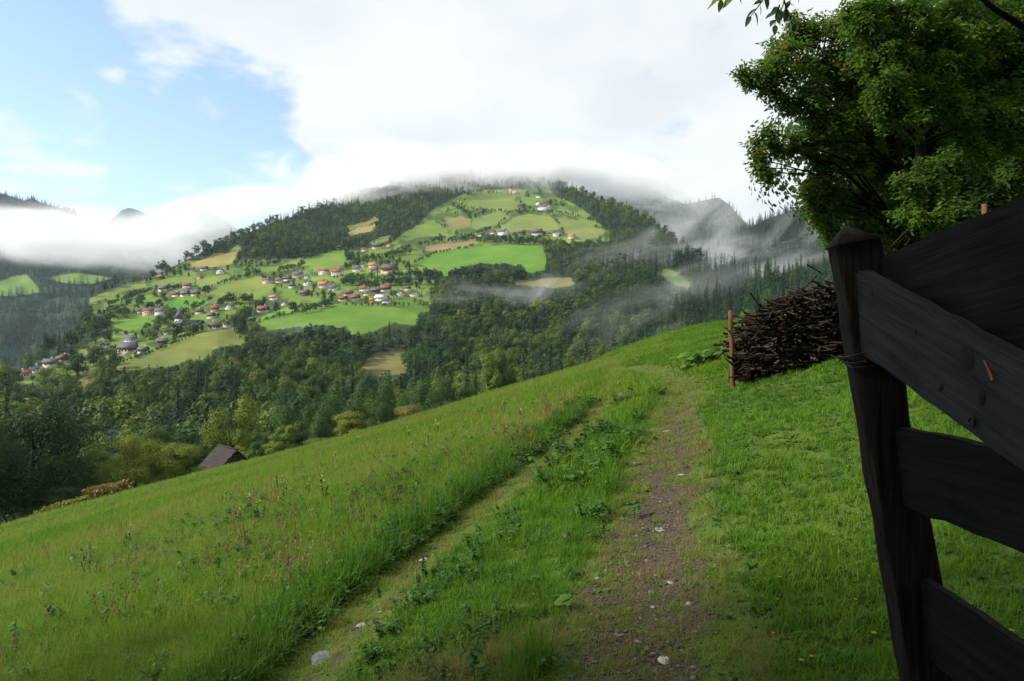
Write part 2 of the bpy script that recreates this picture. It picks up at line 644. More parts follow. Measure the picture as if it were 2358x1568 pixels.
# ------------------------------------------------------------------ terrain: the opposite hill, by depth profile
D_V = np.array([380, 420, 450, 500, 550, 600, 650, 700, 750, 800, 850, 900, 950, 1000, 1050, 1150, 1260])
D_D = np.array([2050, 1800, 1600, 1350, 1150, 985, 845, 725, 625, 535, 460, 395, 340, 295, 260, 215, 185], dtype=float)


def hill_depth(u, v):
    u = np.asarray(u, dtype=np.float64); v = np.asarray(v, dtype=np.float64)
    d = np.exp(np.interp(v, D_V, np.log(D_D)))
    g = np.interp(u, [-200, 100, 500, 1300, 1600, 2000, 2300], [1.12, 1.10, 1.0, 1.0, 0.86, 0.70, 0.66])
    n = fbm(u / 170.0 + 3.1, v / 70.0, 21, 3) - 0.5
    # the rounded field below the village stands forward of it
    k = np.exp(-((u - 760) / 230.0) ** 2 - ((v - 760) / 45.0) ** 2)
    return d * g * (1 + 0.07 * n) * (1 - 0.06 * k)


def unproject(u, v, d):
    u = np.asarray(u, dtype=np.float64); v = np.asarray(v, dtype=np.float64)
    return np.stack([(u - CX) / FPX * d, d, EYE + (CY - v) / FPX * d], -1)


HILL_TOP = np.array([(-160, 960), (-40, 905), (30, 868), (60, 845), (130, 800), (180, 762), (206, 722), (190, 693), (250, 665), (330, 645), (372, 628), (430, 598),
                     (500, 566), (560, 540), (620, 516), (700, 490), (800, 455), (900, 430), (1000, 408), (1080, 392), (1180, 392), (1280, 420), (1340, 445),
                     (1412, 474), (1443, 484), (1475, 502), (1512, 520), (1560, 560), (1610, 600), (1660, 632), (1750, 640), (1850, 640), (2000, 640), (2200, 640)], dtype=float)


def hill_top(u):
    return np.interp(u, HILL_TOP[:, 0], HILL_TOP[:, 1])


def crest_v(u):
    return np.interp(u, [-200, 0, 250, 500, 750, 1000, 1250, 1420, 1445, 1680, 2200], [1275, 1220, 1165, 1095, 1025, 955, 870, 825, 800, 755, 690])


R1 = lambda x, y: (x * .3525, 368 + y * .3525)
R2_ = lambda x, y: (553 + x * .2741, 368 + y * .2741)
R3 = lambda x, y: (982 + x * .2741, 368 + y * .2741)
R4 = lambda x, y: (1412 + x * .3133, 368 + y * .3133)
R8 = lambda x, y: (553 + x * .3646, 737 + y * .3646)
# name, region, polygon, colour
FIELDS = [
    ('bright green rounded field under the village', R2_, [(150, 1370), (400, 1300), (620, 1250), (800, 1215), (1000, 1215), (1250, 1230), (1420, 1275), (1500, 1305), (1480, 1400), (1300, 1370), (1180, 1420), (1090, 1450), (930, 1480), (900, 1400), (700, 1390), (500, 1400), (300, 1430), (190, 1440)], (0.080, 0.170, 0.018)),
    ('brownish grass flank of the rounded field', R1, [(690, 1345), (800, 1310), (950, 1270), (1100, 1210), (1200, 1165), (1300, 1135), (1420, 1100), (1510, 1075), (1570, 1120), (1610, 1165), (1580, 1205), (1450, 1220), (1380, 1250), (1350, 1320), (1240, 1310), (1100, 1350), (900, 1370), (750, 1375)], (0.110, 0.135, 0.030)),
    ('small green field above the white houses', R1, [(700, 1090), (900, 1010), (960, 1020), (950, 1080), (880, 1115), (800, 1100)], (0.085, 0.180, 0.020)),
    ('narrow green strip field in the hedges', R1, [(590, 1000), (700, 950), (850, 890), (905, 900), (880, 935), (760, 975), (650, 1015)], (0.095, 0.165, 0.026)),
    ('pale green field at the wood edge', R1, [(510, 938), (620, 890), (750, 845), (950, 795), (970, 830), (850, 845), (760, 875), (650, 912), (560, 942)], (0.120, 0.170, 0.035)),
    ('vivid green field under the hamlet', R1, [(1080, 935), (1200, 893), (1290, 910), (1350, 905), (1345, 952), (1250, 970), (1180, 992), (1120, 955)], (0.075, 0.185, 0.022)),
    ('broad yellow green hay field among hedges', None, [(476, 674), (511, 657), (564, 642), (605, 635), (608, 652), (638, 652), (624, 672), (602, 682), (574, 696), (550, 698), (520, 682), (485, 681)], (0.140, 0.190, 0.036)),
    ('straw coloured field under the conifer wood', None, [(434, 608), (470, 597), (512, 582), (552, 579), (543, 594), (530, 609), (498, 612), (470, 616)], (0.210, 0.190, 0.065)),
    ('light green field beside the hedge line', None, [(451, 651), (455, 643), (490, 635), (522, 628), (530, 639), (494, 655), (461, 662)], (0.125, 0.185, 0.034)),
    ('sunlit field over the red roofed houses', R2_, [(500, 885), (640, 800), (760, 770), (870, 755), (895, 830), (865, 875), (740, 905), (660, 935), (620, 925), (560, 895)], (0.120, 0.195, 0.030)),
    ('green strip along the wood foot', R2_, [(190, 905), (330, 880), (440, 850), (525, 825), (505, 865), (390, 905), (380, 925), (200, 945)], (0.120, 0.190, 0.030)),
    ('lime green grass round the big houses', R2_, [(540, 990), (740, 965), (960, 915), (1050, 895), (1200, 935), (1330, 930), (1500, 905), (1660, 905), (1510, 945), (1300, 965), (1190, 975), (1050, 945), (900, 965), (800, 1015), (700, 1005), (580, 1015)], (0.140, 0.220, 0.030)),
    ('green meadow inside the upper wood', R2_, [(1310, 665), (1400, 600), (1500, 548), (1620, 528), (1700, 600), (1640, 645), (1500, 655), (1400, 685)], (0.090, 0.165, 0.028)),
    ('ochre clearing in the upper wood', R2_, [(900, 625), (960, 588), (1140, 528), (1130, 575), (1060, 605), (940, 645)], (0.230, 0.190, 0.080)),
    ('yellow green clearing in the upper wood', R2_, [(900, 565), (1010, 540), (1180, 455), (1160, 505), (1030, 565), (920, 597)], (0.170, 0.180, 0.060)),
    ('green gap at the wood corner', R2_, [(1090, 695), (1180, 648), (1255, 632), (1245, 675), (1130, 705)], (0.120, 0.170, 0.035)),
    ('large bright meadow on the hill shoulder', R3, [(-110, 875), (0, 810), (120, 775), (250, 748), (500, 722), (750, 712), (950, 722), (1015, 780), (1015, 860), (990, 930), (880, 950), (830, 930), (700, 880), (560, 880), (420, 870), (300, 905), (200, 935), (170, 1010), (110, 930), (0, 895)], (0.075, 0.185, 0.018)),
    ('yellowish field over the farm row', R3, [(585, 595), (640, 545), (700, 500), (760, 468), (900, 460), (1055, 475), (1090, 540), (1110, 595), (980, 595), (850, 595), (700, 600)], (0.140, 0.180, 0.045)),
    ('brown green field on the hill flank', R3, [(1088, 485), (1250, 508), (1400, 558), (1490, 612), (1455, 655), (1300, 665), (1150, 605), (1120, 560)], (0.130, 0.165, 0.048)),
    ('high green field under the cloud', R3, [(340, 365), (450, 305), (600, 280), (750, 285), (745, 380), (730, 432), (600, 432), (500, 400), (380, 402)], (0.110, 0.165, 0.040)),
    ('green field beside the dark wood', R3, [(365, 535), (480, 458), (600, 450), (705, 446), (690, 492), (600, 535), (560, 565), (430, 575)], (0.110, 0.165, 0.038)),
    ('sunny field behind the white farmhouse', R3, [(1050, 428), (1120, 412), (1200, 422), (1330, 477), (1230, 474), (1150, 462), (1050, 462)], (0.120, 0.185, 0.035)),
    ('scrubby brown slope by the wood', R3, [(150, 525), (280, 468), (370, 500), (360, 560), (280, 582), (200, 562)], (0.150, 0.135, 0.055)),
    ('brown bank above the large meadow', R3, [(-10, 725), (150, 688), (300, 690), (430, 658), (445, 692), (300, 742), (100, 772), (-10, 762)], (0.180, 0.145, 0.070)),
    ('lime strip under the farm row', R3, [(1040, 680), (1200, 665), (1320, 690), (1290, 714), (1180, 714), (1050, 694)], (0.125, 0.200, 0.030)),
    ('dull brown field behind drifting mist', R3, [(715, 1020), (850, 1005), (1000, 998), (1200, 988), (1258, 1030), (1225, 1062), (1000, 1075), (850, 1065), (735, 1060)], (0.130, 0.120, 0.050)),
    ('green field at the village edge', R2_, [(1310, 1170), (1450, 1165), (1610, 1190), (1580, 1265), (1490, 1295), (1380, 1262), (1285, 1245)], (0.070, 0.150, 0.022)),
    ('dull brown clearing in the valley wood', R8, [(720, 312), (800, 250), (880, 198), (1040, 188), (1050, 300), (1065, 335), (950, 350), (800, 348)], (0.120, 0.120, 0.042)),
    ('small brown clearing in the low wood', R1, [(440, 1465), (520, 1425), (625, 1395), (645, 1440), (560, 1485), (470, 1505)], (0.125, 0.115, 0.045)),
    ('misty green field on the far flank', R4, [(395, 800), (480, 838), (595, 910), (562, 955), (470, 932), (380, 862), (320, 840)], (0.060, 0.110, 0.030)),
    ('lime grass between the low hedges', R2_, [(150, 1330), (300, 1270), (420, 1230), (440, 1275), (300, 1300), (160, 1355)], (0.100, 0.230, 0.025)),
    ('small bright strip at the ridge', R1, [(1485, 595), (1590, 552), (1575, 590), (1530, 608)], (0.130, 0.190, 0.035)),
    ('grass band over the hamlet roofs', R1, [(1000, 800), (1140, 760), (1270, 770), (1275, 800), (1120, 800), (1010, 840)], (0.115, 0.165, 0.036)),
]
FPOLY = [(n, np.array([(f(*p) if f else p) for p in P]), c) for n, f, P, c in FIELDS]
VILLAGE = np.array([(185, 705), (250, 668), (372, 630), (430, 600), (545, 596), (680, 596), (880, 566), (1000, 590), (1000, 690), (960, 716), (720, 716), (600, 742), (520, 752), (400, 796), (260, 836), (100, 888), (30, 880), (140, 815), (230, 780), (270, 745)], dtype=float)
HILLTOP = np.array([(870, 580), (960, 520), (1000, 480), (1080, 440), (1250, 432), (1340, 480), (1400, 530), (1420, 548), (1350, 580), (1260, 585), (960, 600)], dtype=float)


def inside(u, v, P):
    u = np.asarray(u); v = np.asarray(v)
    r = np.zeros(u.shape, dtype=bool)
    n = len(P)
    for i in range(n):
        x1, y1 = P[i]; x2, y2 = P[(i + 1) % n]
        if y1 == y2:
            continue
        c = ((y1 > v) != (y2 > v)) & (u < (x2 - x1) * (v - y1) / (y2 - y1) + x1)
        r ^= c
    return r


def field_id(u, v):
    r = np.full(np.shape(u), -1)
    u0_ = u; u = u + (fbm(u / 26, v / 13, 81, 3) - .5) * 13; v = v + (fbm(u0_ / 26, v / 13, 83, 3) - .5) * 8
    for k, (n, P, c) in enumerate(FPOLY):
        b = (u > P[:, 0].min()) & (u < P[:, 0].max()) & (v > P[:, 1].min()) & (v < P[:, 1].max())
        if b.any():
            m = np.zeros(np.shape(u), dtype=bool)
            m[b] = inside(u[b], v[b], P)
            r[m & (r < 0)] = k
    return r


def land_material():
    m, nt, out = new_mat('hill_land')
    c = attr(nt, 'col', out='Color')
    oc = coord(nt)
    n = noise(nt, 0.035, 5, 0.6, oc)
    n2 = noise(nt, 0.25, 4, 0.65, oc)
    n5 = noise(nt, 0.09, 3, 0.6, scaled(nt, oc, (0.25, 1.6, 0.6)), 0.5)
    n = math_node(nt, 'ADD', math_node(nt, 'MULTIPLY', n, 0.55), math_node(nt, 'MULTIPLY', n5, 0.45))
    f = ramp(nt, math_node(nt, 'ADD', math_node(nt, 'MULTIPLY', n, 0.6), math_node(nt, 'MULTIPLY', n2, 0.4)), [(0.3, (0.68, 0.72, 0.62)), (0.5, (1.0, 1.0, 1.0)), (0.7, (1.25, 1.15, 1.2))])
    finish(nt, out, mixc(nt, 1.0, c, f, 'MULTIPLY'), 0.95, spec=0.1)
    return m


M['land'] = land_material()


def sheet(u0, u1, nu, nv, topf, botf, depthf, back=True):
    us = np.linspace(u0, u1, nu)
    s = np.linspace(0, 1, nv) ** 1.25
    U = np.repeat(us[None], nv, 0)
    Vv = topf(us)[None] + (botf(us) - topf(us))[None] * s[:, None]
    D = depthf(U, Vv)
    P = unproject(U, Vv, D)
    rows = [P]
    if back:
        t0 = P[0]
        for ad, dz in ((0.06, 0.010), (0.18, 0.05), (0.5, 0.25)):
            q = t0 * (1 + ad)
            q[:, 2] = EYE + (t0[:, 2] - EYE) - dz * t0[:, 1]
            rows.insert(0, q[None])
            U = np.concatenate([us[None], U]); Vv = np.concatenate([topf(us)[None] - 1, Vv])
        P = np.concatenate(rows)
    R, C = P.shape[:2]
    i, j = np.meshgrid(np.arange(R - 1), np.arange(C - 1), indexing='ij')
    Qd = np.stack([i * C + j, (i + 1) * C + j, (i + 1) * C + j + 1, i * C + j + 1], -1).reshape(-1, 4)
    return P.reshape(-1, 3), Qd, U.reshape(-1), Vv.reshape(-1)


WOODFLOOR = np.array((0.024, 0.040, 0.018))
GRASSY = np.array((0.095, 0.150, 0.030))
P3, Qh, Uh, Vh = sheet(-160, 2200, 690, 290, hill_top, lambda u: crest_v(u) + 45, hill_depth)
fu, fv = Uh[Qh].mean(1), Vh[Qh].mean(1)
fid = field_id(fu, fv)
vil = (inside(Uh, Vh, VILLAGE) | inside(Uh, Vh, HILLTOP)).astype(float)
patch = fbm(Uh / 22, Vh / 9, 33, 3)
col = WOODFLOOR + (GRASSY - WOODFLOOR) * (vil * (0.35 + 0.8 * sstep(0.35, 0.6, patch)))[:, None]
col4 = np.concatenate([col, np.ones((len(col), 1))], 1)
hill = link('hill', sub_mesh('hill', P3, Qh, fid < 0, M['land'], {'col': col4}))
tag(hill, 'broad wooded hill across the valley with fields and a village', None, None, 'structure')
for k, (n, P, c) in enumerate(FPOLY):
    m_ = fid == k
    if not m_.any():
        continue
    cc = np.array(c)
    fo = (fbm(Uh / 60 + k, Vh / 14, 40 + k, 3) - 0.5)[:, None]
    dry = np.array((0.15, 0.14, 0.05))
    cl = cc * (1 + 0.5 * fo) + (dry - cc) * np.clip(0.10 + 0.5 * fo, 0, 0.4)
    f_ = link('field', sub_mesh('field', P3, Qh, m_, M['land'], {'col': np.concatenate([cl, np.ones((len(cl), 1))], 1)}), hill)
    f_['label'] = n


def mountain(name, label, tops, u0, u1, nu, nv, bot, dep_v, dep_d, c, seed, rough=0.06):
    tops = np.array(tops, dtype=float)
    tf = lambda u: np.interp(u, tops[:, 0], tops[:, 1])
    bf = lambda u: np.full_like(u, bot)
    df = lambda u, v: np.exp(np.interp(v, dep_v, np.log(dep_d))) * (1 + rough * (fbm(np.asarray(u) / 90.0, np.asarray(v) / 60.0, seed, 3) - 0.5) * 2)
    P, q, U, V = sheet(u0, u1, nu, nv, tf, bf, df)
    cl = np.array(c) * (0.75 + 0.5 * fbm(U / 25, V / 12, seed + 3, 3))[:, None]
    o = link(name, make_mesh(name, P, [q], M['land'], True, {'col': np.concatenate([cl, np.ones((len(cl), 1))], 1)}))
    tag(o, label, None, None, 'structure')
    return tf, bf, df, o


WEST_TOP = [(-260, 400), (-100, 425), (0, 444), (30, 454), (58, 462), (75, 455), (92, 466), (120, 474), (170, 488), (230, 540), (285, 592), (325, 602), (360, 630), (400, 660), (460, 720)]
west = mountain('mountain', 'dark wooded mountain slope beyond the valley, half hidden in fog', WEST_TOP, -260, 460, 150, 90, 1000,
                [440, 560, 660, 760, 850, 1000], [3000, 2300, 1900, 1600, 1400, 1150], (0.022, 0.040, 0.020), 51)
peak = mountain('mountain', 'thin line of remote peaks showing above the valley fog', [(180, 570), (250, 510), (280, 484), (296, 478), (318, 484), (340, 494), (370, 500), (405, 488), (430, 480), (458, 477), (486, 482), (510, 500), (600, 570)], 180, 600, 60, 14, 620,
                [470, 620], [6200, 5200], (0.03, 0.045, 0.03), 52)
twin = mountain('mountain', 'blue double summit with a saddle behind drifting mist', [(1300, 470), (1400, 432), (1475, 426), (1512, 442), (1544, 458), (1578, 470), (1616, 462), (1656, 455), (1678, 470), (1712, 508), (1770, 560), (1850, 620)], 1300, 1850, 120, 60, 700,
                [425, 500, 600, 700], [3300, 2900, 2500, 2100], (0.026, 0.042, 0.024), 53)
east = mountain('mountain', 'near conifer ridge rising beside the big trees', [(1560, 610), (1638, 562), (1690, 540), (1725, 523), (1772, 502), (1819, 486), (1880, 472), (1960, 455), (2200, 400), (2420, 360)], 1560, 2420, 160, 70, 720,
                [400, 480, 560, 640, 720], [1900, 1650, 1350, 1100, 900], (0.026, 0.042, 0.022), 54)
# ------------------------------------------------------------------ trees
def leaf_quads(c, d, n, length, width, bend=0.12):
    """rhombic leaves: c centre, d long axis, n normal"""
    d = norm(d)
    s = norm(np.cross(n, d))
    nn = norm(np.cross(d, s))
    L = np.broadcast_to(np.asarray(length, dtype=np.float64), (len(c),))[:, None]
    W = np.broadcast_to(np.asarray(width, dtype=np.float64), (len(c),))[:, None]
    v = np.stack([c - d * L * 0.5, c - s * W * 0.5 + nn * L * bend, c + d * L * 0.5, c + s * W * 0.5 + nn * L * bend], 1)
    q = np.arange(len(c) * 4).reshape(-1, 4)
    return v.reshape(-1, 3), q


def rand_dir(r, n):
    v = r.normal(size=(n, 3))
    return norm(v)


def broad_crown(r, H, R, z0, K, nleaf, size, wide=1.0, flat=0.45):
    """leaf clumps spread through an uneven crown volume"""
    ctr = np.array([0, 0, (z0 + H) * 0.5])
    az = (H - z0) * 0.5
    cl = []
    for k in range(K):
        d = rand_dir(r, 1)[0]
        rad = r.uniform(0.45, 0.92)
        p = ctr + d * np.array([R, R, az]) * rad
        if d[2] < -0.1:                                   # the lower skirt stays full
            p[:2] *= 1.25
        cl.append((p, R * r.uniform(0.22, 0.42), r.uniform(-0.22, 0.22)))
    cl.append((ctr, R * 0.5, -0.1))
    C, D, Nn, Lv = [], [], [], []
    w = np.array([c[1] ** 2 for c in cl]); w = w / w.sum()
    for (p, rc, tone), wk in zip(cl, w):
        n = max(4, int(nleaf * wk))
        d = rand_dir(r, n)
        d[:, 2] = np.abs(d[:, 2]) * 0.9 + d[:, 2] * 0.1 if False else d[:, 2]
        rr = rc * r.uniform(0.55, 1.08, n)[:, None]
        C.append(p + d * rr * np.array([1, 1, 0.8]))
        out = norm(d * 1.0 + norm(C[-1] - ctr) * 0.7 + np.array([0, 0, 0.35]) + r.normal(size=(n, 3)) * 0.28)
        Nn.append(out)
        t = rand_dir(r, n) + np.array([0, 0, -0.35])
        D.append(np.cross(out, t))
        Lv.append(np.clip(0.5 + tone + r.normal(size=n) * 0.16, 0, 1))
    C, D, Nn, Lv = map(np.concatenate, (C, D, Nn, Lv))
    s = size * r.uniform(0.7, 1.35, len(C))
    v, q = leaf_quads(C, D, Nn, s, s * 0.72)
    return v, q, np.repeat(Lv, 4), [c[0] for c in cl]


def trunk_shape(mb, r, H, rad, tips, nlimb=9, sides=7):
    top = H * 0.72
    lean = r.normal(size=2) * 0.02 * H
    zs = np.linspace(-0.04 * H, top, 7)
    pts = np.array([[lean[0] * (z / top) ** 2 + r.normal() * 0.006 * H, lean[1] * (z / top) ** 2 + r.normal() * 0.006 * H, z] for z in zs])
    mb.tube(pts, rad * np.array([1.35, 1.0, 0.85, 0.72, 0.58, 0.42, 0.2]), sides)
    for p in tips[:nlimb]:
        z = min(max(0.28 * H, p[2] * 0.55), top * 0.9)
        k = z / top
        a = np.array([lean[0] * k * k, lean[1] * k * k, z])
        m = a * 0.5 + p * 0.5 + np.array([0, 0, -0.03 * H])
        mb.tube([a, m, p], [rad * 0.42, rad * 0.28, rad * 0.08], 5)


def broad_tree_mesh(name, seed, H=14.0, R=5.0, z0=2.2, K=26, nleaf=700, size=0.85, rad=0.26, joined=True):
    r = np.random.default_rng(seed)
    v, q, lv, tips = broad_crown(r, H, R, z0, K, nleaf, size)
    mb = MB()
    trunk_shape(mb, r, H, rad, tips, 8 if nleaf > 2000 else 4, 7 if nleaf > 2000 else 4)
    tv, tq = np.concatenate(mb.v), np.concatenate(mb.q)
    if joined:
        V = np.concatenate([v, tv])
        Qn = np.concatenate([q, tq + len(v)])
        mi = np.concatenate([np.zeros(len(q)), np.ones(len(tq))])
        return make_mesh(name, V, [Qn], [M['broadleaf'], M['bark']], False, {'lv': np.concatenate([lv, np.full(len(tv), .5)])}, mi)
    return (make_mesh(name + '_crown', v, [q], M['broadleaf'], False, {'lv': lv}),
            make_mesh(name + '_trunk', tv, [tq], M['bark'], True))


def spruce_parts(seed, H=20.0, R=3.2, levels=16, per=8, seg=4, size=1.0):
    r = np.random.default_rng(seed)
    C, D, Nn, Lv = [], [], [], []
    for i in range(levels):
        f = (i + 0.3) / levels
        z = H * (0.06 + 0.93 * f)
        rad = R * (1 - f) ** 0.8 * r.uniform(0.75, 1.15) + 0.12
        a0 = r.uniform(0, 6.28)
        nb = max(3, int(per * (1 - 0.55 * f)))
        for b in range(nb):
            a = a0 + b * 2 * math.pi / nb + r.normal() * 0.2
            rb = rad * r.uniform(0.7, 1.15)
            for s in range(seg):
                t = (s + 0.7) / seg
                rr = rb * t
                p = np.array([math.cos(a) * rr, math.sin(a) * rr, z + 0.10 * rb * t - 0.42 * rb * t * t])
                C.append(p + r.normal(size=3) * 0.06 * R)
                D.append(np.array([math.cos(a + r.normal() * 0.5), math.sin(a + r.normal() * 0.5), -0.35 + r.normal() * 0.2]))
                Nn.append(np.array([math.cos(a) * 0.4, math.sin(a) * 0.4, 1.0]) + r.normal(size=3) * 0.35)
                Lv.append(0.35 + 0.35 * t + r.normal() * 0.12)
    C.append(np.array([0, 0, H * 0.985])); D.append(np.array([0.01, 0, 1.0])); Nn.append(np.array([0, 1.0, 0])); Lv.append(.6)
    C, D, Nn = map(np.array, (C, D, Nn))
    s = size * R / 3.2 * r.uniform(0.8, 1.25, len(C)) * (0.55 + 0.45 * (1 - C[:, 2] / H))
    v, q = leaf_quads(C, D, Nn, s * 1.5, s * 0.85, -0.06)
    return v, q, np.repeat(np.clip(Lv, 0, 1), 4)


def spruce_mesh(name, seed, joined=True, **k):
    H = k.get('H', 20.0)
    v, q, lv = spruce_parts(seed, **k)
    tv, tq = tube([(0, 0, -0.03 * H), (0, 0, H * 0.4), (0, 0, H * 0.93)], [0.26 * H / 20, 0.17 * H / 20, 0.03], 5)
    if joined:
        mi = np.concatenate([np.zeros(len(q)), np.ones(len(tq))])
        return make_mesh(name, np.concatenate([v, tv]), [np.concatenate([q, tq + len(v)])], [M['needles'], M['bark']], False, {'lv': np.concatenate([lv, np.full(len(tv), .5)])}, mi)
    return make_mesh(name + '_crown', v, [q], M['needles'], False, {'lv': lv}), make_mesh(name + '_trunk', tv, [tq], M['bark'], True)


FAR_BROAD = [broad_tree_mesh('broadleaf_tree', 100 + i, H=14, R=[5.2, 4.4, 5.8, 4.8, 3.6][i], z0=1.2, K=[22, 18, 26, 20, 14][i], nleaf=620, size=1.05) for i in range(5)]
MID_BROAD = [broad_tree_mesh('broadleaf_tree', 130 + i, H=14, R=[5.2, 4.4, 5.8, 4.8][i], z0=1.2, K=[26, 22, 30, 24][i], nleaf=2600, size=0.52) for i in range(4)]
FAR_SPRUCE = [spruce_mesh('spruce', 200 + i, H=20, R=[3.0, 3.6, 2.6][i], levels=13, per=7, seg=3, size=1.35) for i in range(3)]
MID_SPRUCE = [spruce_mesh('spruce', 220 + i, H=20, R=[3.0, 3.5][i], levels=22, per=9, seg=5, size=0.85) for i in range(2)]


def scatter(name, pts, rot, scl, idx, sources, tint=None, kind='stuff', label=None):
    """one object that sets copies of the source meshes on its points (only for what nobody could count)"""
    coll = bpy.data.collections.new('source_' + name)
    for i, me in enumerate(sources):
        o = bpy.data.objects.new('%s_source_%02d' % (name, i), me)
        coll.objects.link(o)
    n = len(pts)
    me = bpy.data.meshes.new(name)
    me.vertices.add(n)
    me.vertices.foreach_set('co', np.asarray(pts, dtype=np.float32).ravel())
    a = me.attributes.new('rot', 'FLOAT_VECTOR', 'POINT'); a.data.foreach_set('vector', np.asarray(rot, dtype=np.float32).ravel())
    scl = np.asarray(scl, dtype=np.float32)
    if scl.ndim == 1: scl = np.repeat(scl[:, None], 3, 1)
    a = me.attributes.new('scl', 'FLOAT_VECTOR', 'POINT'); a.data.foreach_set('vector', np.ascontiguousarray(scl).ravel())
    a = me.attributes.new('idx', 'INT', 'POINT'); a.data.foreach_set('value', np.asarray(idx, dtype=np.int32))
    a = me.attributes.new('tint', 'FLOAT', 'POINT'); a.data.foreach_set('value', np.asarray(tint if tint is not None else np.full(n, .5), dtype=np.float32))
    ob = link(name, me)
    ng = bpy.data.node_groups.new('scatter_' + name, 'GeometryNodeTree')
    ng.interface.new_socket('Geometry', in_out='INPUT', socket_type='NodeSocketGeometry')
    ng.interface.new_socket('Geometry', in_out='OUTPUT', socket_type='NodeSocketGeometry')
    gi = ng.nodes.new('NodeGroupInput'); go = ng.nodes.new('NodeGroupOutput')
    iop = ng.nodes.new('GeometryNodeInstanceOnPoints')
    ci = ng.nodes.new('GeometryNodeCollectionInfo')
    ci.inputs['Collection'].default_value = coll
    ci.inputs['Separate Children'].default_value = True
    ci.inputs['Reset Children'].default_value = True

    def na(nm, typ):
        x = ng.nodes.new('GeometryNodeInputNamedAttribute')
        x.data_type = typ
        x.inputs['Name'].default_value = nm
        return x.outputs['Attribute']
    iop.inputs['Pick Instance'].default_value = True
    L = ng.links.new
    L(gi.outputs[0], iop.inputs['Points'])
    L(ci.outputs[0], iop.inputs['Instance'])
    L(na('idx', 'INT'), iop.inputs['Instance Index'])
    e2r = ng.nodes.new('FunctionNodeEulerToRotation')
    L(na('rot', 'FLOAT_VECTOR'), e2r.inputs[0])
    L(e2r.outputs[0], iop.inputs['Rotation'])
    L(na('scl', 'FLOAT_VECTOR'), iop.inputs['Scale'])
    L(iop.outputs[0], go.inputs[0])
    md = ob.modifiers.new('scatter', 'NODES')
    md.node_group = ng
    tag(ob, label, None, None, kind)
    return ob


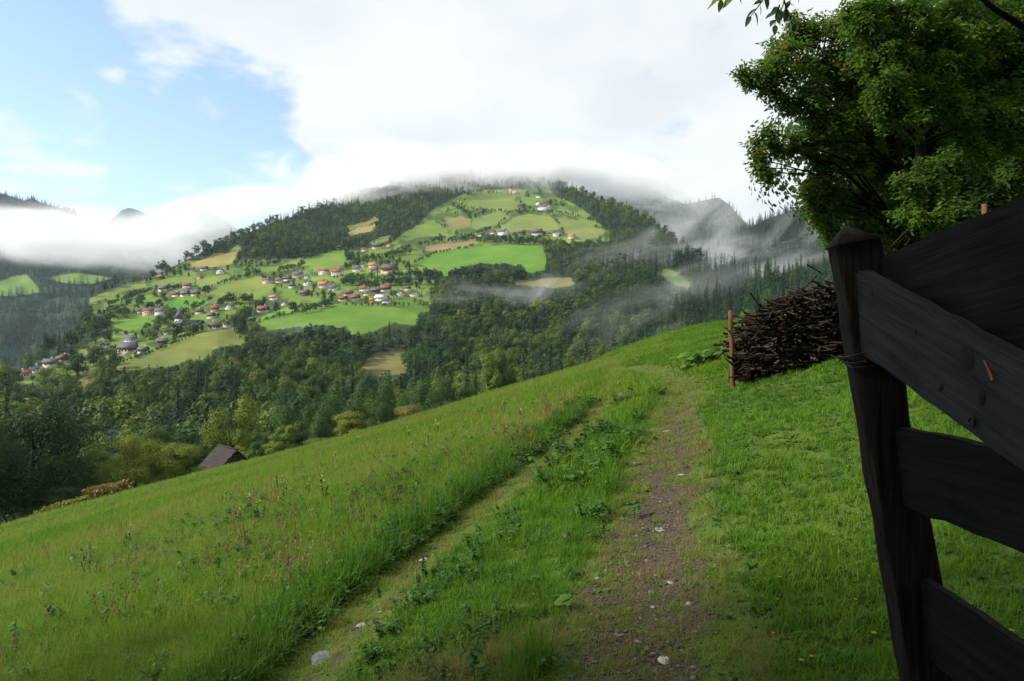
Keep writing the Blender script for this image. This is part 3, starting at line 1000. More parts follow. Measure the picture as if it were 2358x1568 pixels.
# ---------------- houses first (trees keep clear of them)
# u, v of the base, width px, roof, wall, upper, gable to us, label
HOUSES = [
    (615, 652, 28, 'slate', 'cream', 'plaster', 0, 'tan walled house with slate roof at the tip of the hay field'),
    (643, 650, 20, 'red', 'white', 'plaster', 0, 'white house with red roof beside the tan house at the hay field'),
    (661, 646, 22, 'brown', 'white', 'wood', 0, 'brown roofed house just behind the white one by the hay field'),
    (686, 638, 28, 'slate', 'cream', 'plaster', 0, 'slate roofed house under the sunlit strip at the wood foot'),
    (706, 640, 12, 'slate', 'white', 'plaster', 1, 'tiny white gabled chapel between slate and red roofs'),
    (745, 632, 30, 'darkred', 'white', 'plaster', 0, 'white house with dark red roof below the sunlit field'),
    (777, 634, 34, 'red', 'white', 'plaster', 0, 'large bright red roofed white house beside the dark red one'),
    (822, 624, 24, 'slate', 'white', 'plaster', 0, 'low pale farm shed above the lime green grass'),
    (835, 614, 12, 'slate', 'white', 'plaster', 1, 'tiny white hut uphill of the low pale shed'),
    (858, 616, 24, 'orange', 'cream', 'plaster', 0, 'orange roofed house uphill beside the big brown inn'),
    (862, 626, 22, 'slate', 'pink', 'plaster', 0, 'pink house with grey roof just below the orange roof'),
    (897, 628, 46, 'brown', 'cream', 'wood', 0, 'big brown roofed inn with cream front above the village'),
    (868, 572, 28, 'slate', 'cream', 'wood', 0, 'dark roofed farmhouse high under the wood edge'),
    (895, 567, 12, 'brown', 'pink', 'plaster', 1, 'narrow pink gabled hut near the high farmhouse'),
    (838, 578, 14, 'darkred', 'white', 'plaster', 0, 'small red and white cottage below the wood edge'),
    (781, 573, 18, 'slate', 'wood', 'wood', 0, 'weathered grey barn tucked under the upper wood'),
    (709, 656, 24, 'slate', 'white', 'plaster', 1, 'white gabled house with blue grey roof among garden trees'),
    (672, 662, 18, 'brown', 'white', 'wood', 0, 'small brown roofed house over the orange roofed cottage'),
    (746, 662, 30, 'pinkred', 'cream', 'plaster', 0, 'pink red roofed house at the middle of the village'),
    (702, 680, 26, 'slate', 'wood', 'wood', 0, 'dark weathered barn over the tree clump by the round field'),
    (630, 690, 24, 'orange', 'white', 'plaster', 0, 'white cottage with orange roof under the hay field'),
    (606, 718, 32, 'darkred', 'pink', 'wood', 0, 'long red roofed house over the row of round bushes'),
    (655, 702, 16, 'slate', 'white', 'plaster', 1, 'grey roofed white cottage above the vivid lime grass'),
    (581, 741, 16, 'teal', 'wood', 'wood', 0, 'low shed with turquoise roof at the end of the bush row'),
    (746, 706, 14, 'slate', 'white', 'plaster', 1, 'upright pale gable at the corner of the rounded field'),
    (768, 668, 24, 'slate', 'white', 'plaster', 0, 'blue grey roofed house downhill of the pink red roof'),
    (790, 692, 24, 'red', 'pink', 'wood', 0, 'red roofed house at the lower village edge by conifers'),
    (818, 690, 26, 'darkred', 'cream', 'wood', 0, 'dark red roofed house in the lower village row'),
    (803, 680, 26, 'brown', 'pink', 'wood', 0, 'brown roofed house right above the lower village row'),
    (839, 670, 26, 'red', 'white', 'plaster', 0, 'red roofed white house over the lower village row'),
    (845, 680, 20, 'slate', 'cream', 'plaster', 0, 'slate roofed house squeezed below a red roof'),
    (866, 674, 24, 'slate', 'wood', 'wood', 0, 'black roofed wooden barn in the village centre'),
    (888, 670, 30, 'darkred', 'white', 'wood', 0, 'dark red roofed house with white base near the misty wood'),
    (876, 692, 30, 'white', 'white', 'plaster', 0, 'flat looking white roofed hall at the village foot'),
    (890, 697, 24, 'slate', 'white', 'plaster', 0, 'bright white house beside the white roofed hall'),
    (856, 696, 12, 'orange', 'orange', 'plaster', 0, 'tiny orange shed at the foot of the village'),
    (921, 680, 26, 'darkred', 'white', 'plaster', 1, 'red gabled house with white trim near the mist'),
    (955, 681, 26, 'slate', 'white', 'plaster', 1, 'grey roofed house with big white gable closest to the mist'),
    (938, 668, 16, 'slate', 'cream', 'wood', 0, 'small grey roofed hut behind the white gabled house'),
    (1201, 478, 22, 'brown', 'wood', 'wood', 0, 'dark wooden farmhouse on the high green field'),
    (1253, 484, 34, 'slate', 'white', 'plaster', 0, 'large white farmhouse with grey roof high on the hill'),
    (1240, 471, 14, 'slate', 'white', 'plaster', 1, 'small white gable behind the large high farmhouse'),
    (1262, 470, 22, 'brown', 'wood', 'wood', 0, 'dark barn roof rising behind the large high farmhouse'),
    (1240, 455, 16, 'slate', 'white', 'plaster', 0, 'pale house dissolving in cloud near the summit'),
    (1213, 452, 14, 'slate', 'wood', 'wood', 0, 'grey hut in the cloud beside the pale summit house'),
    (1158, 541, 28, 'slate', 'white', 'plaster', 0, 'white house with blue grey roof in the high farm row'),
    (1135, 538, 16, 'darkred', 'pink', 'wood', 0, 'russet house at the end of the high farm row'),
    (1108, 543, 16, 'brown', 'pink', 'wood', 0, 'small rust coloured hut beyond the high farm row'),
    (1201, 540, 22, 'brown', 'wood', 'wood', 0, 'brown barn between two slate roofs of the farm row'),
    (1237, 541, 30, 'slate', 'cream', 'wood', 0, 'big slate roofed farmhouse in the high farm row'),
    (1283, 543, 24, 'darkred', 'white', 'plaster', 1, 'white gabled house with red brown roof ending the farm row'),
    (1264, 541, 12, 'darkred', 'pink', 'wood', 0, 'tiny red roofed shed near the white gable of the farm row'),
    (1316, 548, 20, 'orange', 'cream', 'plaster', 0, 'pale orange house below the brown green flank field'),
    (470, 622, 20, 'slate', 'cream', 'wood', 0, 'dark roofed farm under the straw coloured field'),
    (440, 625, 18, 'brown', 'white', 'plaster', 0, 'brown roofed white farm at the ridge end of the field'),
    (508, 629, 24, 'slate', 'white', 'plaster', 1, 'white gabled farm with dark roof beside a tall dark tree'),
    (459, 642, 13, 'red', 'pink', 'plaster', 0, 'small reddish cottage over the light green field'),
    (370, 643, 18, 'darkred', 'wood', 'wood', 0, 'reddish barn at the ridge against the valley fog'),
    (376, 669, 24, 'slate', 'white', 'wood', 0, 'white based house with dark roof at the hamlet edge'),
    (402, 663, 22, 'slate', 'wood', 'wood', 0, 'blue black barn roof in the upper hamlet'),
    (430, 662, 22, 'darkred', 'cream', 'wood', 0, 'pinkish roofed house topping the upper hamlet'),
    (432, 672, 20, 'slate', 'white', 'plaster', 0, 'grey roofed white house under the pinkish roof'),
    (406, 682, 22, 'brown', 'pink', 'wood', 0, 'brown house at the lower end of the hamlet row'),
    (427, 681, 24, 'slate', 'white', 'wood', 0, 'long dark roof in the middle of the hamlet row'),
    (450, 680, 22, 'slate', 'cream', 'wood', 0, 'slate roofed house closing the hamlet row at the field'),
    (343, 724, 32, 'brown', 'tan', 'plaster', 0, 'long tan farm building with brown roof by the scrub slope'),
    (369, 722, 28, 'slate', 'white', 'plaster', 0, 'tall slate roofed house with white front beside the tan farm'),
    (323, 720, 14, 'brown', 'tan', 'plaster', 0, 'small tan hut in front of the long farm building'),
    (452, 756, 16, 'darkred', 'pink', 'plaster', 0, 'pink cottage close below the church nave'),
    (494, 758, 38, 'brown', 'white', 'wood', 0, 'long dark roofed house with white base behind the brow'),
    (523, 752, 20, 'darkred', 'white', 'plaster', 1, 'white gabled red roofed house beside the lone round tree'),
    (459, 722, 22, 'brown', 'pink', 'wood', 0, 'brown roofed house above the church between hedges'),
    (494, 716, 22, 'darkred', 'orange', 'wood', 0, 'house with orange wall below the hedge trees'),
    (529, 711, 22, 'darkred', 'white', 'plaster', 1, 'white gabled house beside the dark hedge clump'),
    (486, 732, 20, 'slate', 'cream', 'wood', 0, 'dark roofed cottage with yellow gable uphill of the long roof'),
    (368, 771, 13, 'slate', 'white', 'plaster', 1, 'bright white gable in the trees below the church'),
    (383, 770, 13, 'pinkred', 'white', 'plaster', 1, 'pinkish white gable next to the bright white one'),
    (373, 793, 28, 'slate', 'wood', 'wood', 0, 'low grey barn by the lane under the white gables'),
    (300, 787, 34, 'slate', 'white', 'plaster', 0, 'grey roofed white house above the huge grey roof'),
    (294, 812, 50, 'slate', 'cream', 'wood', 0, 'huge grey roofed farmhouse beside the field lane'),
    (330, 812, 26, 'slate', 'white', 'wood', 0, 'grey roofed outbuilding behind the huge farmhouse'),
    (241, 801, 24, 'brown', 'white', 'plaster', 0, 'white walled house with brown roof above the orange chimney house'),
    (207, 812, 12, 'orange', 'orange', 'plaster', 1, 'narrow orange gable among the lower village trees'),
    (203, 832, 28, 'slate', 'pink', 'plaster', 0, 'grey house under the narrow orange gable'),
    (147, 833, 32, 'brown', 'white', 'wood', 1, 'white house with dark wooden balcony at the valley end'),
    (116, 842, 36, 'slate', 'white', 'wood', 0, 'long dark roofed house beside the balcony house'),
    (84, 857, 28, 'slate', 'white', 'plaster', 0, 'pale grey house low on the spur by the valley wood'),
    (53, 869, 38, 'darkred', 'cream', 'plaster', 0, 'low long red roofed building at the foot of the spur'),
]
ROOFC = {'slate': (0.085, 0.085, 0.095), 'red': (0.20, 0.055, 0.040), 'darkred': (0.17, 0.060, 0.050), 'brown': (0.085, 0.062, 0.052), 'orange': (0.42, 0.15, 0.07), 'pinkred': (0.30, 0.13, 0.11), 'teal': (0.15, 0.42, 0.38), 'white': (0.62, 0.63, 0.65)}
WALLC = {'cream': (0.46, 0.38, 0.27), 'white': (0.50, 0.485, 0.46), 'pink': (0.52, 0.36, 0.28), 'wood': (0.075, 0.048, 0.032), 'tan': (0.50, 0.34, 0.22), 'orange': (0.45, 0.18, 0.08)}
for k, c in ROOFC.items(): M['roof_' + k] = plain('roof_' + k, c, 0.75, 0.22, 0.8)
for k, c in WALLC.items(): M['wall_' + k] = plain('wall_' + k, c, 0.9, 0.12, 0.7)
M['window_dark'] = plain('window_dark', (0.020, 0.024, 0.030), 0.15, 0.2, 1.0, 0.6)
M['frame_white'] = plain('frame_white', (0.70, 0.69, 0.66), 0.7)


def win_mesh():
    mb = MB()
    for x in (-0.56, 0.56): mb.box(x, 0, 0, 0.12, 0.10, 1.42)
    for z in (-0.65, 0.65): mb.box(0, 0, z, 1.0, 0.10, 0.12)
    return mb.mesh('window', M['frame_white'], attr=None)


WIN = win_mesh()
PANE = MB().box(0, 0.015, 0, 1.0, 0.03, 1.18).mesh('pane', M['window_dark'], attr=None)


def house(u, v, w_px, roof, wall, upper, gable, label, r):
    d = float(hill_depth(u, v))
    P = unproject(u, v, d)
    W = w_px * 0.74 * d / FPX
    if gable:
        a, b = W, W * r.uniform(1.1, 1.4)            # front width, depth; ridge runs away from us
    else:
        a, b = W * 0.94, W * r.uniform(0.62, 0.8)
    hw = max(3.0, min(6.0, 0.34 * W))
    pitch = r.uniform(0.66, 0.86)
    root = empty('house', P, math.atan2(-P[0], P[1]) + r.uniform(-0.3, 0.3) + (0 if gable else -0.38))
    tag(root, label, 'house', 'houses of the hillside village')
    hr = (a if gable else b) * 0.5 * pitch
    lo = hw * (0.5 if upper == 'wood' else 1.0)
    mb = MB(); mb.box(0, 0, (lo - 6.0) / 2, a, b, lo + 6.0)          # the base reaches into the slope
    link('wall', mb.mesh('wall', M['wall_' + wall], attr=None), root)
    # upper storey and gables as one solid
    z0, z1 = lo, hw
    x, y = a / 2 + 0.06, b / 2 + 0.06
    if gable:
        sec = [(-x, z0), (x, z0), (x, z1), (0, z1 + hr), (-x, z1)]
        V = [(p, -y, q) for p, q in sec] + [(p, y, q) for p, q in sec]
    else:
        sec = [(-y, z0), (y, z0), (y, z1), (0, z1 + hr), (-y, z1)]
        V = [(-x, p, q) for p, q in sec] + [(x, p, q) for p, q in sec]
    if upper != 'wood':
        V = [(p * 0.995, q * 0.995, s if s > lo + .01 else lo - 0.02) for p, q, s in V]
    mb = MB()
    mb.add(V, [(0, 1, 6, 5), (1, 2, 7, 6), (2, 3, 8, 7), (3, 4, 9, 8), (4, 0, 5, 9), (0, 4, 2, 1), (5, 6, 7, 9)], [(4, 3, 2), (9, 7, 8)])
    link('gable', mb.mesh('gable', M['wall_wood'] if upper == 'wood' else M['wall_' + wall], attr=None), root)
    # roof: two slabs with overhang
    ov, th = 0.75, 0.22
    span = (a if gable else b) / 2
    length = (b if gable else a) / 2 + ov
    mb = MB()
    for s in (-1, 1):
        e = span + ov
        ze = z1 - ov * pitch
        sec = [(0, z1 + hr + 0.08), (s * e, ze + 0.08), (s * e, ze + 0.08 + th), (0, z1 + hr + 0.08 + th)]
        VV = []
        for L_ in (-length, length):
            for p, q in sec:
                VV.append((p, L_, q) if gable else (L_, p, q))
        mb.add(VV, [(0, 1, 2, 3), (7, 6, 5, 4), (0, 4, 5, 1), (1, 5, 6, 2), (2, 6, 7, 3), (3, 7, 4, 0)])
    rf = link('roof', mb.mesh('roof', M['roof_' + roof], attr=None), root)
    if w_px > 17:
        cx, cyy = (0.5, r.uniform(-.25, .25) * b) if gable else (r.uniform(-.25, .25) * a, 0.5)
        link('chimney', MB().box(cx, cyy, z1 + hr + 0.3, 0.7, 0.7, 2.2).mesh('chimney', M['wall_white'], attr=None), rf)
    # windows on the side that faces us
    if wall != 'wood':
        nx = 2 if w_px < 18 else (3 if w_px < 32 else 5)
        rowz = [1.6] if hw < 4.5 else [1.6, 4.3]
        for z in rowz:
            for i in range(nx):
                xx = (i - (nx - 1) / 2) * a * 0.8 / max(nx - 1, 1) if nx > 1 else 0
                if z > hw - 0.6: continue
                f = link('window', WIN, root, (xx, -b / 2 - 0.10, z))
                link('pane', PANE, f)
    if upper == 'wood' and w_px >= 24 and wall != 'wood':
        mb = MB(); mb.box(0, -b / 2 - 0.65, lo + 0.1, a * 0.86, 1.1, 0.15); mb.box(0, -b / 2 - 1.15, lo + 0.62, a * 0.86, 0.08, 0.9)
        link('balcony', mb.mesh('balcony', M['wall_wood'], attr=None), root)
    return (u, v, w_px, d, (hw + hr) * FPX / d)


hr_ = np.random.default_rng(3)
HBOX = [house(*h, hr_) for h in HOUSES]


def church():
    u, v = 412, 757
    d = float(hill_depth(u, v)); P = unproject(u, v, d)
    s = d / FPX
    root = empty('church', P, 0.25)
    tag(root, 'white village church with slim dark spire and long grey nave', 'church')
    w = 15 * s
    link('tower', MB().box(0, 0, 22 * s / 2 - 2, w, w, 22 * s + 4).mesh('tower', M['wall_white'], attr=None), root)
    V = [(-w * .56, -w * .56, 22 * s), (w * .56, -w * .56, 22 * s), (w * .56, w * .56, 22 * s), (-w * .56, w * .56, 22 * s), (0, 0, 50 * s)]
    link('spire', MB().add(V, [(0, 3, 2, 1)], [(0, 1, 4), (1, 2, 4), (2, 3, 4), (3, 0, 4)]).mesh('spire', M['roof_slate'], attr=None), root)
    n0, n1, nw, nh = w * .5, w * .5 + 34 * s, 8 * s, 8 * s
    link('nave', MB().box((n0 + n1) / 2, 0, nh / 2 - 2, n1 - n0, nw * 2, nh + 4).mesh('nave', M['wall_white'], attr=None), root)
    V = []
    for x in (n0, n1 + 1): V += [(x, -nw * 1.12, nh), (x, nw * 1.12, nh), (x, 0, nh + 13 * s)]
    link('nave_roof', MB().add(V, [(0, 1, 4, 3), (0, 3, 5, 2), (1, 2, 5, 4)], [(0, 2, 1), (3, 4, 5)]).mesh('nave_roof', M['roof_slate'], attr=None), root)
    for x in (-.22, .22):
        f = link('window', WIN, root, (x * w, -w / 2 - 0.06, 17 * s)); link('pane', PANE, f)
    HBOX.append((u + 14, v, 50, d, 28)); HBOX.append((u, v, 16, d, 50))


church()
cu, cv = 1176, 446
d_ = float(hill_depth(cu, cv)); Pc = unproject(cu, cv, d_)
ch2 = empty('chapel', Pc, 0.1)
tag(ch2, 'pale chapel with short tower fading into the summit cloud', 'chapel')
link('tower', MB().box(0, 0, 4, 6, 6, 16).mesh('tower', M['wall_tan'], attr=None), ch2)
link('spire', MB().add([(-3.4, -3.4, 12), (3.4, -3.4, 12), (3.4, 3.4, 12), (-3.4, 3.4, 12), (0, 0, 19)], [(0, 3, 2, 1)], [(0, 1, 4), (1, 2, 4), (2, 3, 4), (3, 0, 4)]).mesh('spire', M['roof_slate'], attr=None), ch2)
link('nave', MB().box(11, 0, 1, 15, 9, 10).mesh('nave', M['wall_tan'], attr=None), ch2)
HBOX = np.array(HBOX)

# ---------------- the far woods
tr = np.random.default_rng(77)


def wood_rows(u0, u1, v_top, v_bot, depthf, spacing, tr):
    """jittered ground positions with even spacing on the slope"""
    vv = np.linspace(v_top, v_bot, 4000)
    dm = depthf(np.full_like(vv, (u0 + u1) / 2), vv)
    out = []
    last = 1e9
    for v, d in zip(vv, dm):
        if last - d < spacing(d):
            continue
        last = d
        sp = spacing(d) * FPX / d
        us = np.arange(u0, u1, sp) + tr.uniform(-0.45, 0.45, len(np.arange(u0, u1, sp))) * sp
        dv = (v - np.interp(d + spacing(d), dm[::-1], vv[::-1]))
        out.append(np.stack([us, v + tr.uniform(-0.5, 0.5, len(us)) * max(abs(dv), 0.4)], 1))
    return np.concatenate(out)


cand = wood_rows(-150, 2150, 396, 1250, hill_depth, lambda d: 7.8 + 0.0026 * d, tr)
cand = cand[(cand[:, 1] > hill_top(cand[:, 0]) + 0.5) & (cand[:, 1] < crest_v(cand[:, 0]) + 42)]
cu_, cv_ = cand[:, 0], cand[:, 1]
cd_ = hill_depth(cu_, cv_)
zone_n = fbm(cu_ / 120, cv_ / 45, 61, 3)
vil_ = inside(cu_, cv_, VILLAGE); top_ = inside(cu_, cv_, HILLTOP)
pc = np.where(cv_ < 560, 0.50, 0.15)                                   # share of conifers
pc = np.where((cu_ > 1380) & (cv_ > 560), 0.62, pc)
pc = np.where((cu_ > 1480) & (cv_ > 600), 0.85, pc)
pc = np.where((cu_ < 460) & (cv_ > 880), 0.2, pc)
pc = np.where((cu_ > 930) & (cu_ < 1110) & (cv_ < 560), 0.8, pc)
pc = np.clip(pc + (zone_n - 0.5) * 1.1, 0.03, 0.95)
pc = np.where(vil_, 0.14, pc); pc = np.where(top_, 0.15, pc)
conif = tr.uniform(size=len(cand)) < pc
Hm = np.where(conif, tr.uniform(12, 25, len(cand)), 8 + 12.5 * tr.uniform(0, 1, len(cand)) ** 1.3)
Hm = np.where(vil_ | top_, Hm * 0.62, Hm)
Hm = np.where((cu_ > 1550) & conif, Hm * 1.05, Hm)
keepd = np.ones(len(cand), dtype=bool)
dens_n = fbm(cu_ / 30, cv_ / 11, 67, 3)
keepd &= np.where(vil_, dens_n > 0.43, True)
keepd &= np.where(top_, dens_n > 0.60, True)
keepd &= tr.uniform(size=len(cand)) < np.where(vil_ | top_, 0.75, 0.96)
okf = np.zeros(len(cand), dtype=bool)
Hs = Hm.copy()
for f in (1.0, 0.62, 0.36, 0.2):
    hp = Hm * f * FPX / cd_
    bad = np.zeros(len(cand), dtype=bool)
    for k in (0.0, 0.35, 0.60, 0.82):
        bad |= field_id(cu_, cv_ - hp * k) >= 0
    new = ~bad & ~okf
    Hs[new] = Hm[new] * f
    okf |= ~bad
keepd &= okf
# keep the houses in sight
for hu, hv, hw_, hd, hh in HBOX:
    m_ = (np.abs(cu_ - hu) < hw_ * 0.45 + Hs * 0.14 * FPX / cd_) & (cd_ < hd + 12) & (cv_ - Hs * FPX / cd_ < hv - hh * 0.32) & (cv_ > hv - hh)
    keepd &= ~m_
sel = np.where(keepd)[0]

# hedges and little rows drawn by hand: (points, height m, spacing px, conifer share)
HEDGES = [
    ([(1085, 482), (1130, 487), (1180, 489), (1250, 490), (1290, 492)], 7, 7, 0.1), ([(1290, 492), (1330, 500), (1370, 512), (1405, 528)], 9, 6, 0.4),
    ([(1172, 492), (1158, 510), (1140, 524), (1105, 536), (1065, 552)], 7, 7, 0.2), ([(1272, 494), (1285, 512), (1296, 534), (1300, 546)], 7, 6, 0.1),
    ([(1090, 556), (1150, 560), (1200, 563), (1250, 564), (1300, 566)], 11, 6, 0.2), ([(1110, 549), (1180, 554), (1240, 556)], 9, 7, 0.2),
    ([(1250, 568), (1300, 572), (1350, 576), (1390, 580)], 14, 7, 0.2), ([(1010, 556), (1040, 560), (1075, 552)], 10, 7, 0.3), ([(955, 606), (1000, 586), (1040, 578), (1090, 568)], 6, 7, 0.1),
    ([(1045, 650), (1080, 648), (1120, 650), (1160, 648), (1205, 645)], 17, 8, 0.25), ([(1040, 641), (1090, 640), (1150, 639), (1195, 637)], 14, 9, 0.3),
    ([(596, 742), (616, 738), (636, 733), (656, 728), (676, 724), (700, 720)], 6, 15, 0.0), ([(700, 722), (730, 714), (760, 706)], 10, 8, 0.1),
    ([(955, 700), (985, 708), (1010, 716)], 7, 7, 0.4), ([(790, 704), (850, 704), (900, 706), (945, 706)], 5, 10, 0.2),
    ([(470, 668), (500, 658), (530, 648), (560, 640), (600, 630)], 6, 7, 0.1), ([(250, 705), (300, 690), (345, 672), (370, 668)], 8, 8, 0.1), ([(230, 728), (270, 716), (300, 702)], 9, 9, 0.2),
    ([(380, 700), (340, 716)], 9, 10, 0.2), ([(360, 748), (395, 738), (430, 722), (470, 704)], 8, 9, 0.2), ([(640, 628), (665, 622), (690, 612)], 9, 8, 0.2),
    ([(505, 706), (530, 698), (560, 700), (590, 694)], 12, 8, 0.2), ([(800, 596), (840, 600), (900, 590), (950, 584)], 10, 8, 0.2), ([(820, 612), (860, 596), (900, 586)], 7, 9, 0.2),
    ([(830, 652), (870, 646), (920, 640), (965, 644), (1010, 640)], 14, 8, 0.25), ([(790, 655), (850, 660), (905, 656), (960, 655)], 12, 10, 0.3),
    ([(890, 596), (930, 576), (975, 566), (1000, 562)], 9, 8, 0.3), ([(760, 640), (800, 640), (830, 636)], 6, 9, 0.1),
    ([(275, 838), (320, 824), (370, 806), (420, 786), (450, 772)], 4, 9, 0.0), ([(400, 776), (430, 772), (470, 766)], 12, 8, 0.2),
]
hx = []
for pts, h, sp, c in HEDGES:
    pts = np.array(pts, dtype=float)
    seg = np.hypot(*np.diff(pts, axis=0).T)
    s = np.arange(0, seg.sum(), sp)
    cum = np.concatenate([[0], np.cumsum(seg)])
    for q in s:
        q = q + tr.uniform(-.3, .3) * sp
        hx.append((np.interp(q, cum, pts[:, 0]), np.interp(q, cum, pts[:, 1]) + tr.uniform(-1.5, 1.5), h * tr.uniform(0.7, 1.2), tr.uniform() < c))
hx = np.array(hx, dtype=float)
# single trees that stand out: u, v base, height px, conifer
SOLO = np.array([(562, 768, 66, 0), (585, 790, 48, 0), (540, 762, 40, 0), (575, 705, 22, 1), (582, 775, 40, 0), (552, 780, 44, 0), (525, 624, 17, 0), (803, 592, 24, 1), (800, 594, 22, 1), (808, 594, 20, 0), (392, 738, 20, 0), (366, 740, 16, 0), (430, 704, 14, 0), (230, 848, 60, 0), (215, 845, 40, 0), (197, 845, 26, 1), (965, 850, 62, 0), (940, 848, 46, 0), (1290, 548, 12, 0)], dtype=float)
SOLO[:, 2] *= hill_depth(SOLO[:, 0], SOLO[:, 1]) / FPX
AU = np.concatenate([cu_[sel], hx[:, 0], SOLO[:, 0]])
AV = np.concatenate([cv_[sel], hx[:, 1], SOLO[:, 1]])
AH = np.concatenate([Hs[sel], hx[:, 2], SOLO[:, 2]])
AC = np.concatenate([conif[sel], hx[:, 3] > .5, SOLO[:, 3] > .5])
AD = hill_depth(AU, AV)
AP = unproject(AU, AV, AD)
SOLO_FROM = len(AU) - len(SOLO)
tn = fbm(AU / 60, AV / 25, 71, 3)
AT = np.where(AC, np.clip(0.32 + 0.14 * (1 - sstep(520, 640, AV)) + (tn - 0.5) * 0.9 + tr.normal(size=len(AU)) * 0.16, 0, 1), np.clip(0.27 + 0.06 * sstep(780, 860, AV) + 0.07 * (AU < 300) * (AV > 850) + 0.10 * (1 - sstep(520, 620, AV)) + (tn - 0.5) * 0.7 + tr.normal(size=len(AU)) * 0.14, 0.02, 0.9))
px_h = AH * FPX / AD
# ---------------- place the hill trees: the largest ones singly, the rest as the wood
vis = ((AV - px_h) < crest_v(AU) - 3) & (AV - px_h < np.interp(AU, [1675, 1690, 1760, 1850, 1930, 1935], [900, 745, 690, 655, 640, 0]))
order = np.argsort(-px_h * np.where(vis, 1, 0))
single = np.zeros(len(AU), dtype=bool)
single[SOLO_FROM:] = True
cnt = {0: int((~AC[SOLO_FROM:]).sum()), 1: int(AC[SOLO_FROM:].sum())}
for i in order:
    k = int(AC[i])
    if single[i] or not vis[i] or cnt[k] >= 262:
        continue
    single[i] = True
    cnt[k] += 1


LAND = [(78, 915, 'the huge dark round tree'), (212, 1008, 'the squeezed tree'), (312, 985, 'the lower bushy light tree'), (405, 985, 'the upper bushy light tree'), (545, 902, 'the tall olive tree'), (650, 968, 'the slender light tree'), (735, 985, 'the low pale bush'),
        (815, 935, 'the yellow green tree'), (945, 905, 'the reddish brown bush'), (1045, 862, 'the rounded dark tree'), (1075, 808, 'the single blackish spruce'), (1165, 788, 'the olive crest trees'), (1250, 782, 'the dark crest spruces'), (1350, 778, 'the olive larch'), (1440, 772, 'the bend of the track'),
        (1535, 735, 'the grey green crest tree'), (1632, 720, 'the wooden stake'), (1725, 685, 'the round heap bush'), (1760, 640, 'the spruce row by the heap'), (1840, 625, 'the spruces near the gate post'), (1690, 650, 'the pale wood edge'), (1600, 640, 'the grey wood spur'), (1890, 600, 'the gate post top'), (300, 870, 'the brown grass flank'), (430, 850, 'the flank field corner'), (180, 880, 'the small brown clearing'), (120, 870, 'the balcony house'), (60, 890, 'the long red building'),
        (230, 840, 'the tall light spur tree'), (570, 790, 'the lone brow tree'), (700, 775, 'the rounded field foot'), (800, 765, 'the rounded field wood'), (900, 755, 'the rounded field end'), (990, 720, 'the village edge field'), (860, 830, 'the dull brown clearing'), (960, 830, 'the clearing tree'),
        (1120, 640, 'the meadow wood clump'), (1250, 660, 'the dull misty field'), (1330, 650, 'the mist ribbon'), (1420, 640, 'the misty wood dome'), (1540, 640, 'the misty flank field'), (1330, 580, 'the farm hedge band'), (1500, 690, 'the track bend wood'),
        (400, 720, 'the tan farm'), (412, 740, 'the church'), (300, 800, 'the huge grey farmhouse'), (640, 700, 'the orange roofed cottage'), (760, 690, 'the upright pale gable'), (870, 650, 'the red roof row'), (480, 900, 'the middle valley wood'), (620, 870, 'the deep valley wood'), (720, 840, 'the clearing wood fringe'),
        (350, 930, 'the bushy pair wood'), (250, 950, 'the dark giant wood'), (1100, 740, 'the mist band wood'), (1200, 730, 'the broad misty valley wood'), (1300, 720, 'the spruce facing wood')]
LAND_UV = np.array([(p[0], p[1]) for p in LAND], dtype=float)


def where_words(u, v):
    k = int(np.argmin((LAND_UV[:, 0] - u) ** 2 + ((LAND_UV[:, 1] - v) * 1.6) ** 2))
    du, dv = u - LAND[k][0], (v - LAND[k][1]) * 1.6
    r = math.hypot(du, dv)
    rel = 'at' if r < 16 else (('uphill of' if dv < 0 else 'below') if abs(dv) > abs(du) else ('trackward of' if du > 0 else 'valleyward of'))
    return ('well ' if r > 60 and rel != 'at' else '') + rel + ' ' + LAND[k][2]


def look_words(t, conifer, h, near):
    size = ('tall ' if h > (20.5 if conifer else 14.5) else ('small ' if h < (16 if conifer else 10.5) else ''))
    if conifer:
        return size + ('blackish pointed spruce' if t < 0.25 else ('dark green spruce' if t < 0.45 else 'lighter green spruce'))
    return size + ('deep green round tree' if t < 0.20 else ('mid green leafy tree' if t < 0.38 else ('yellowish green tree' if t < .6 else 'pale olive tree')))


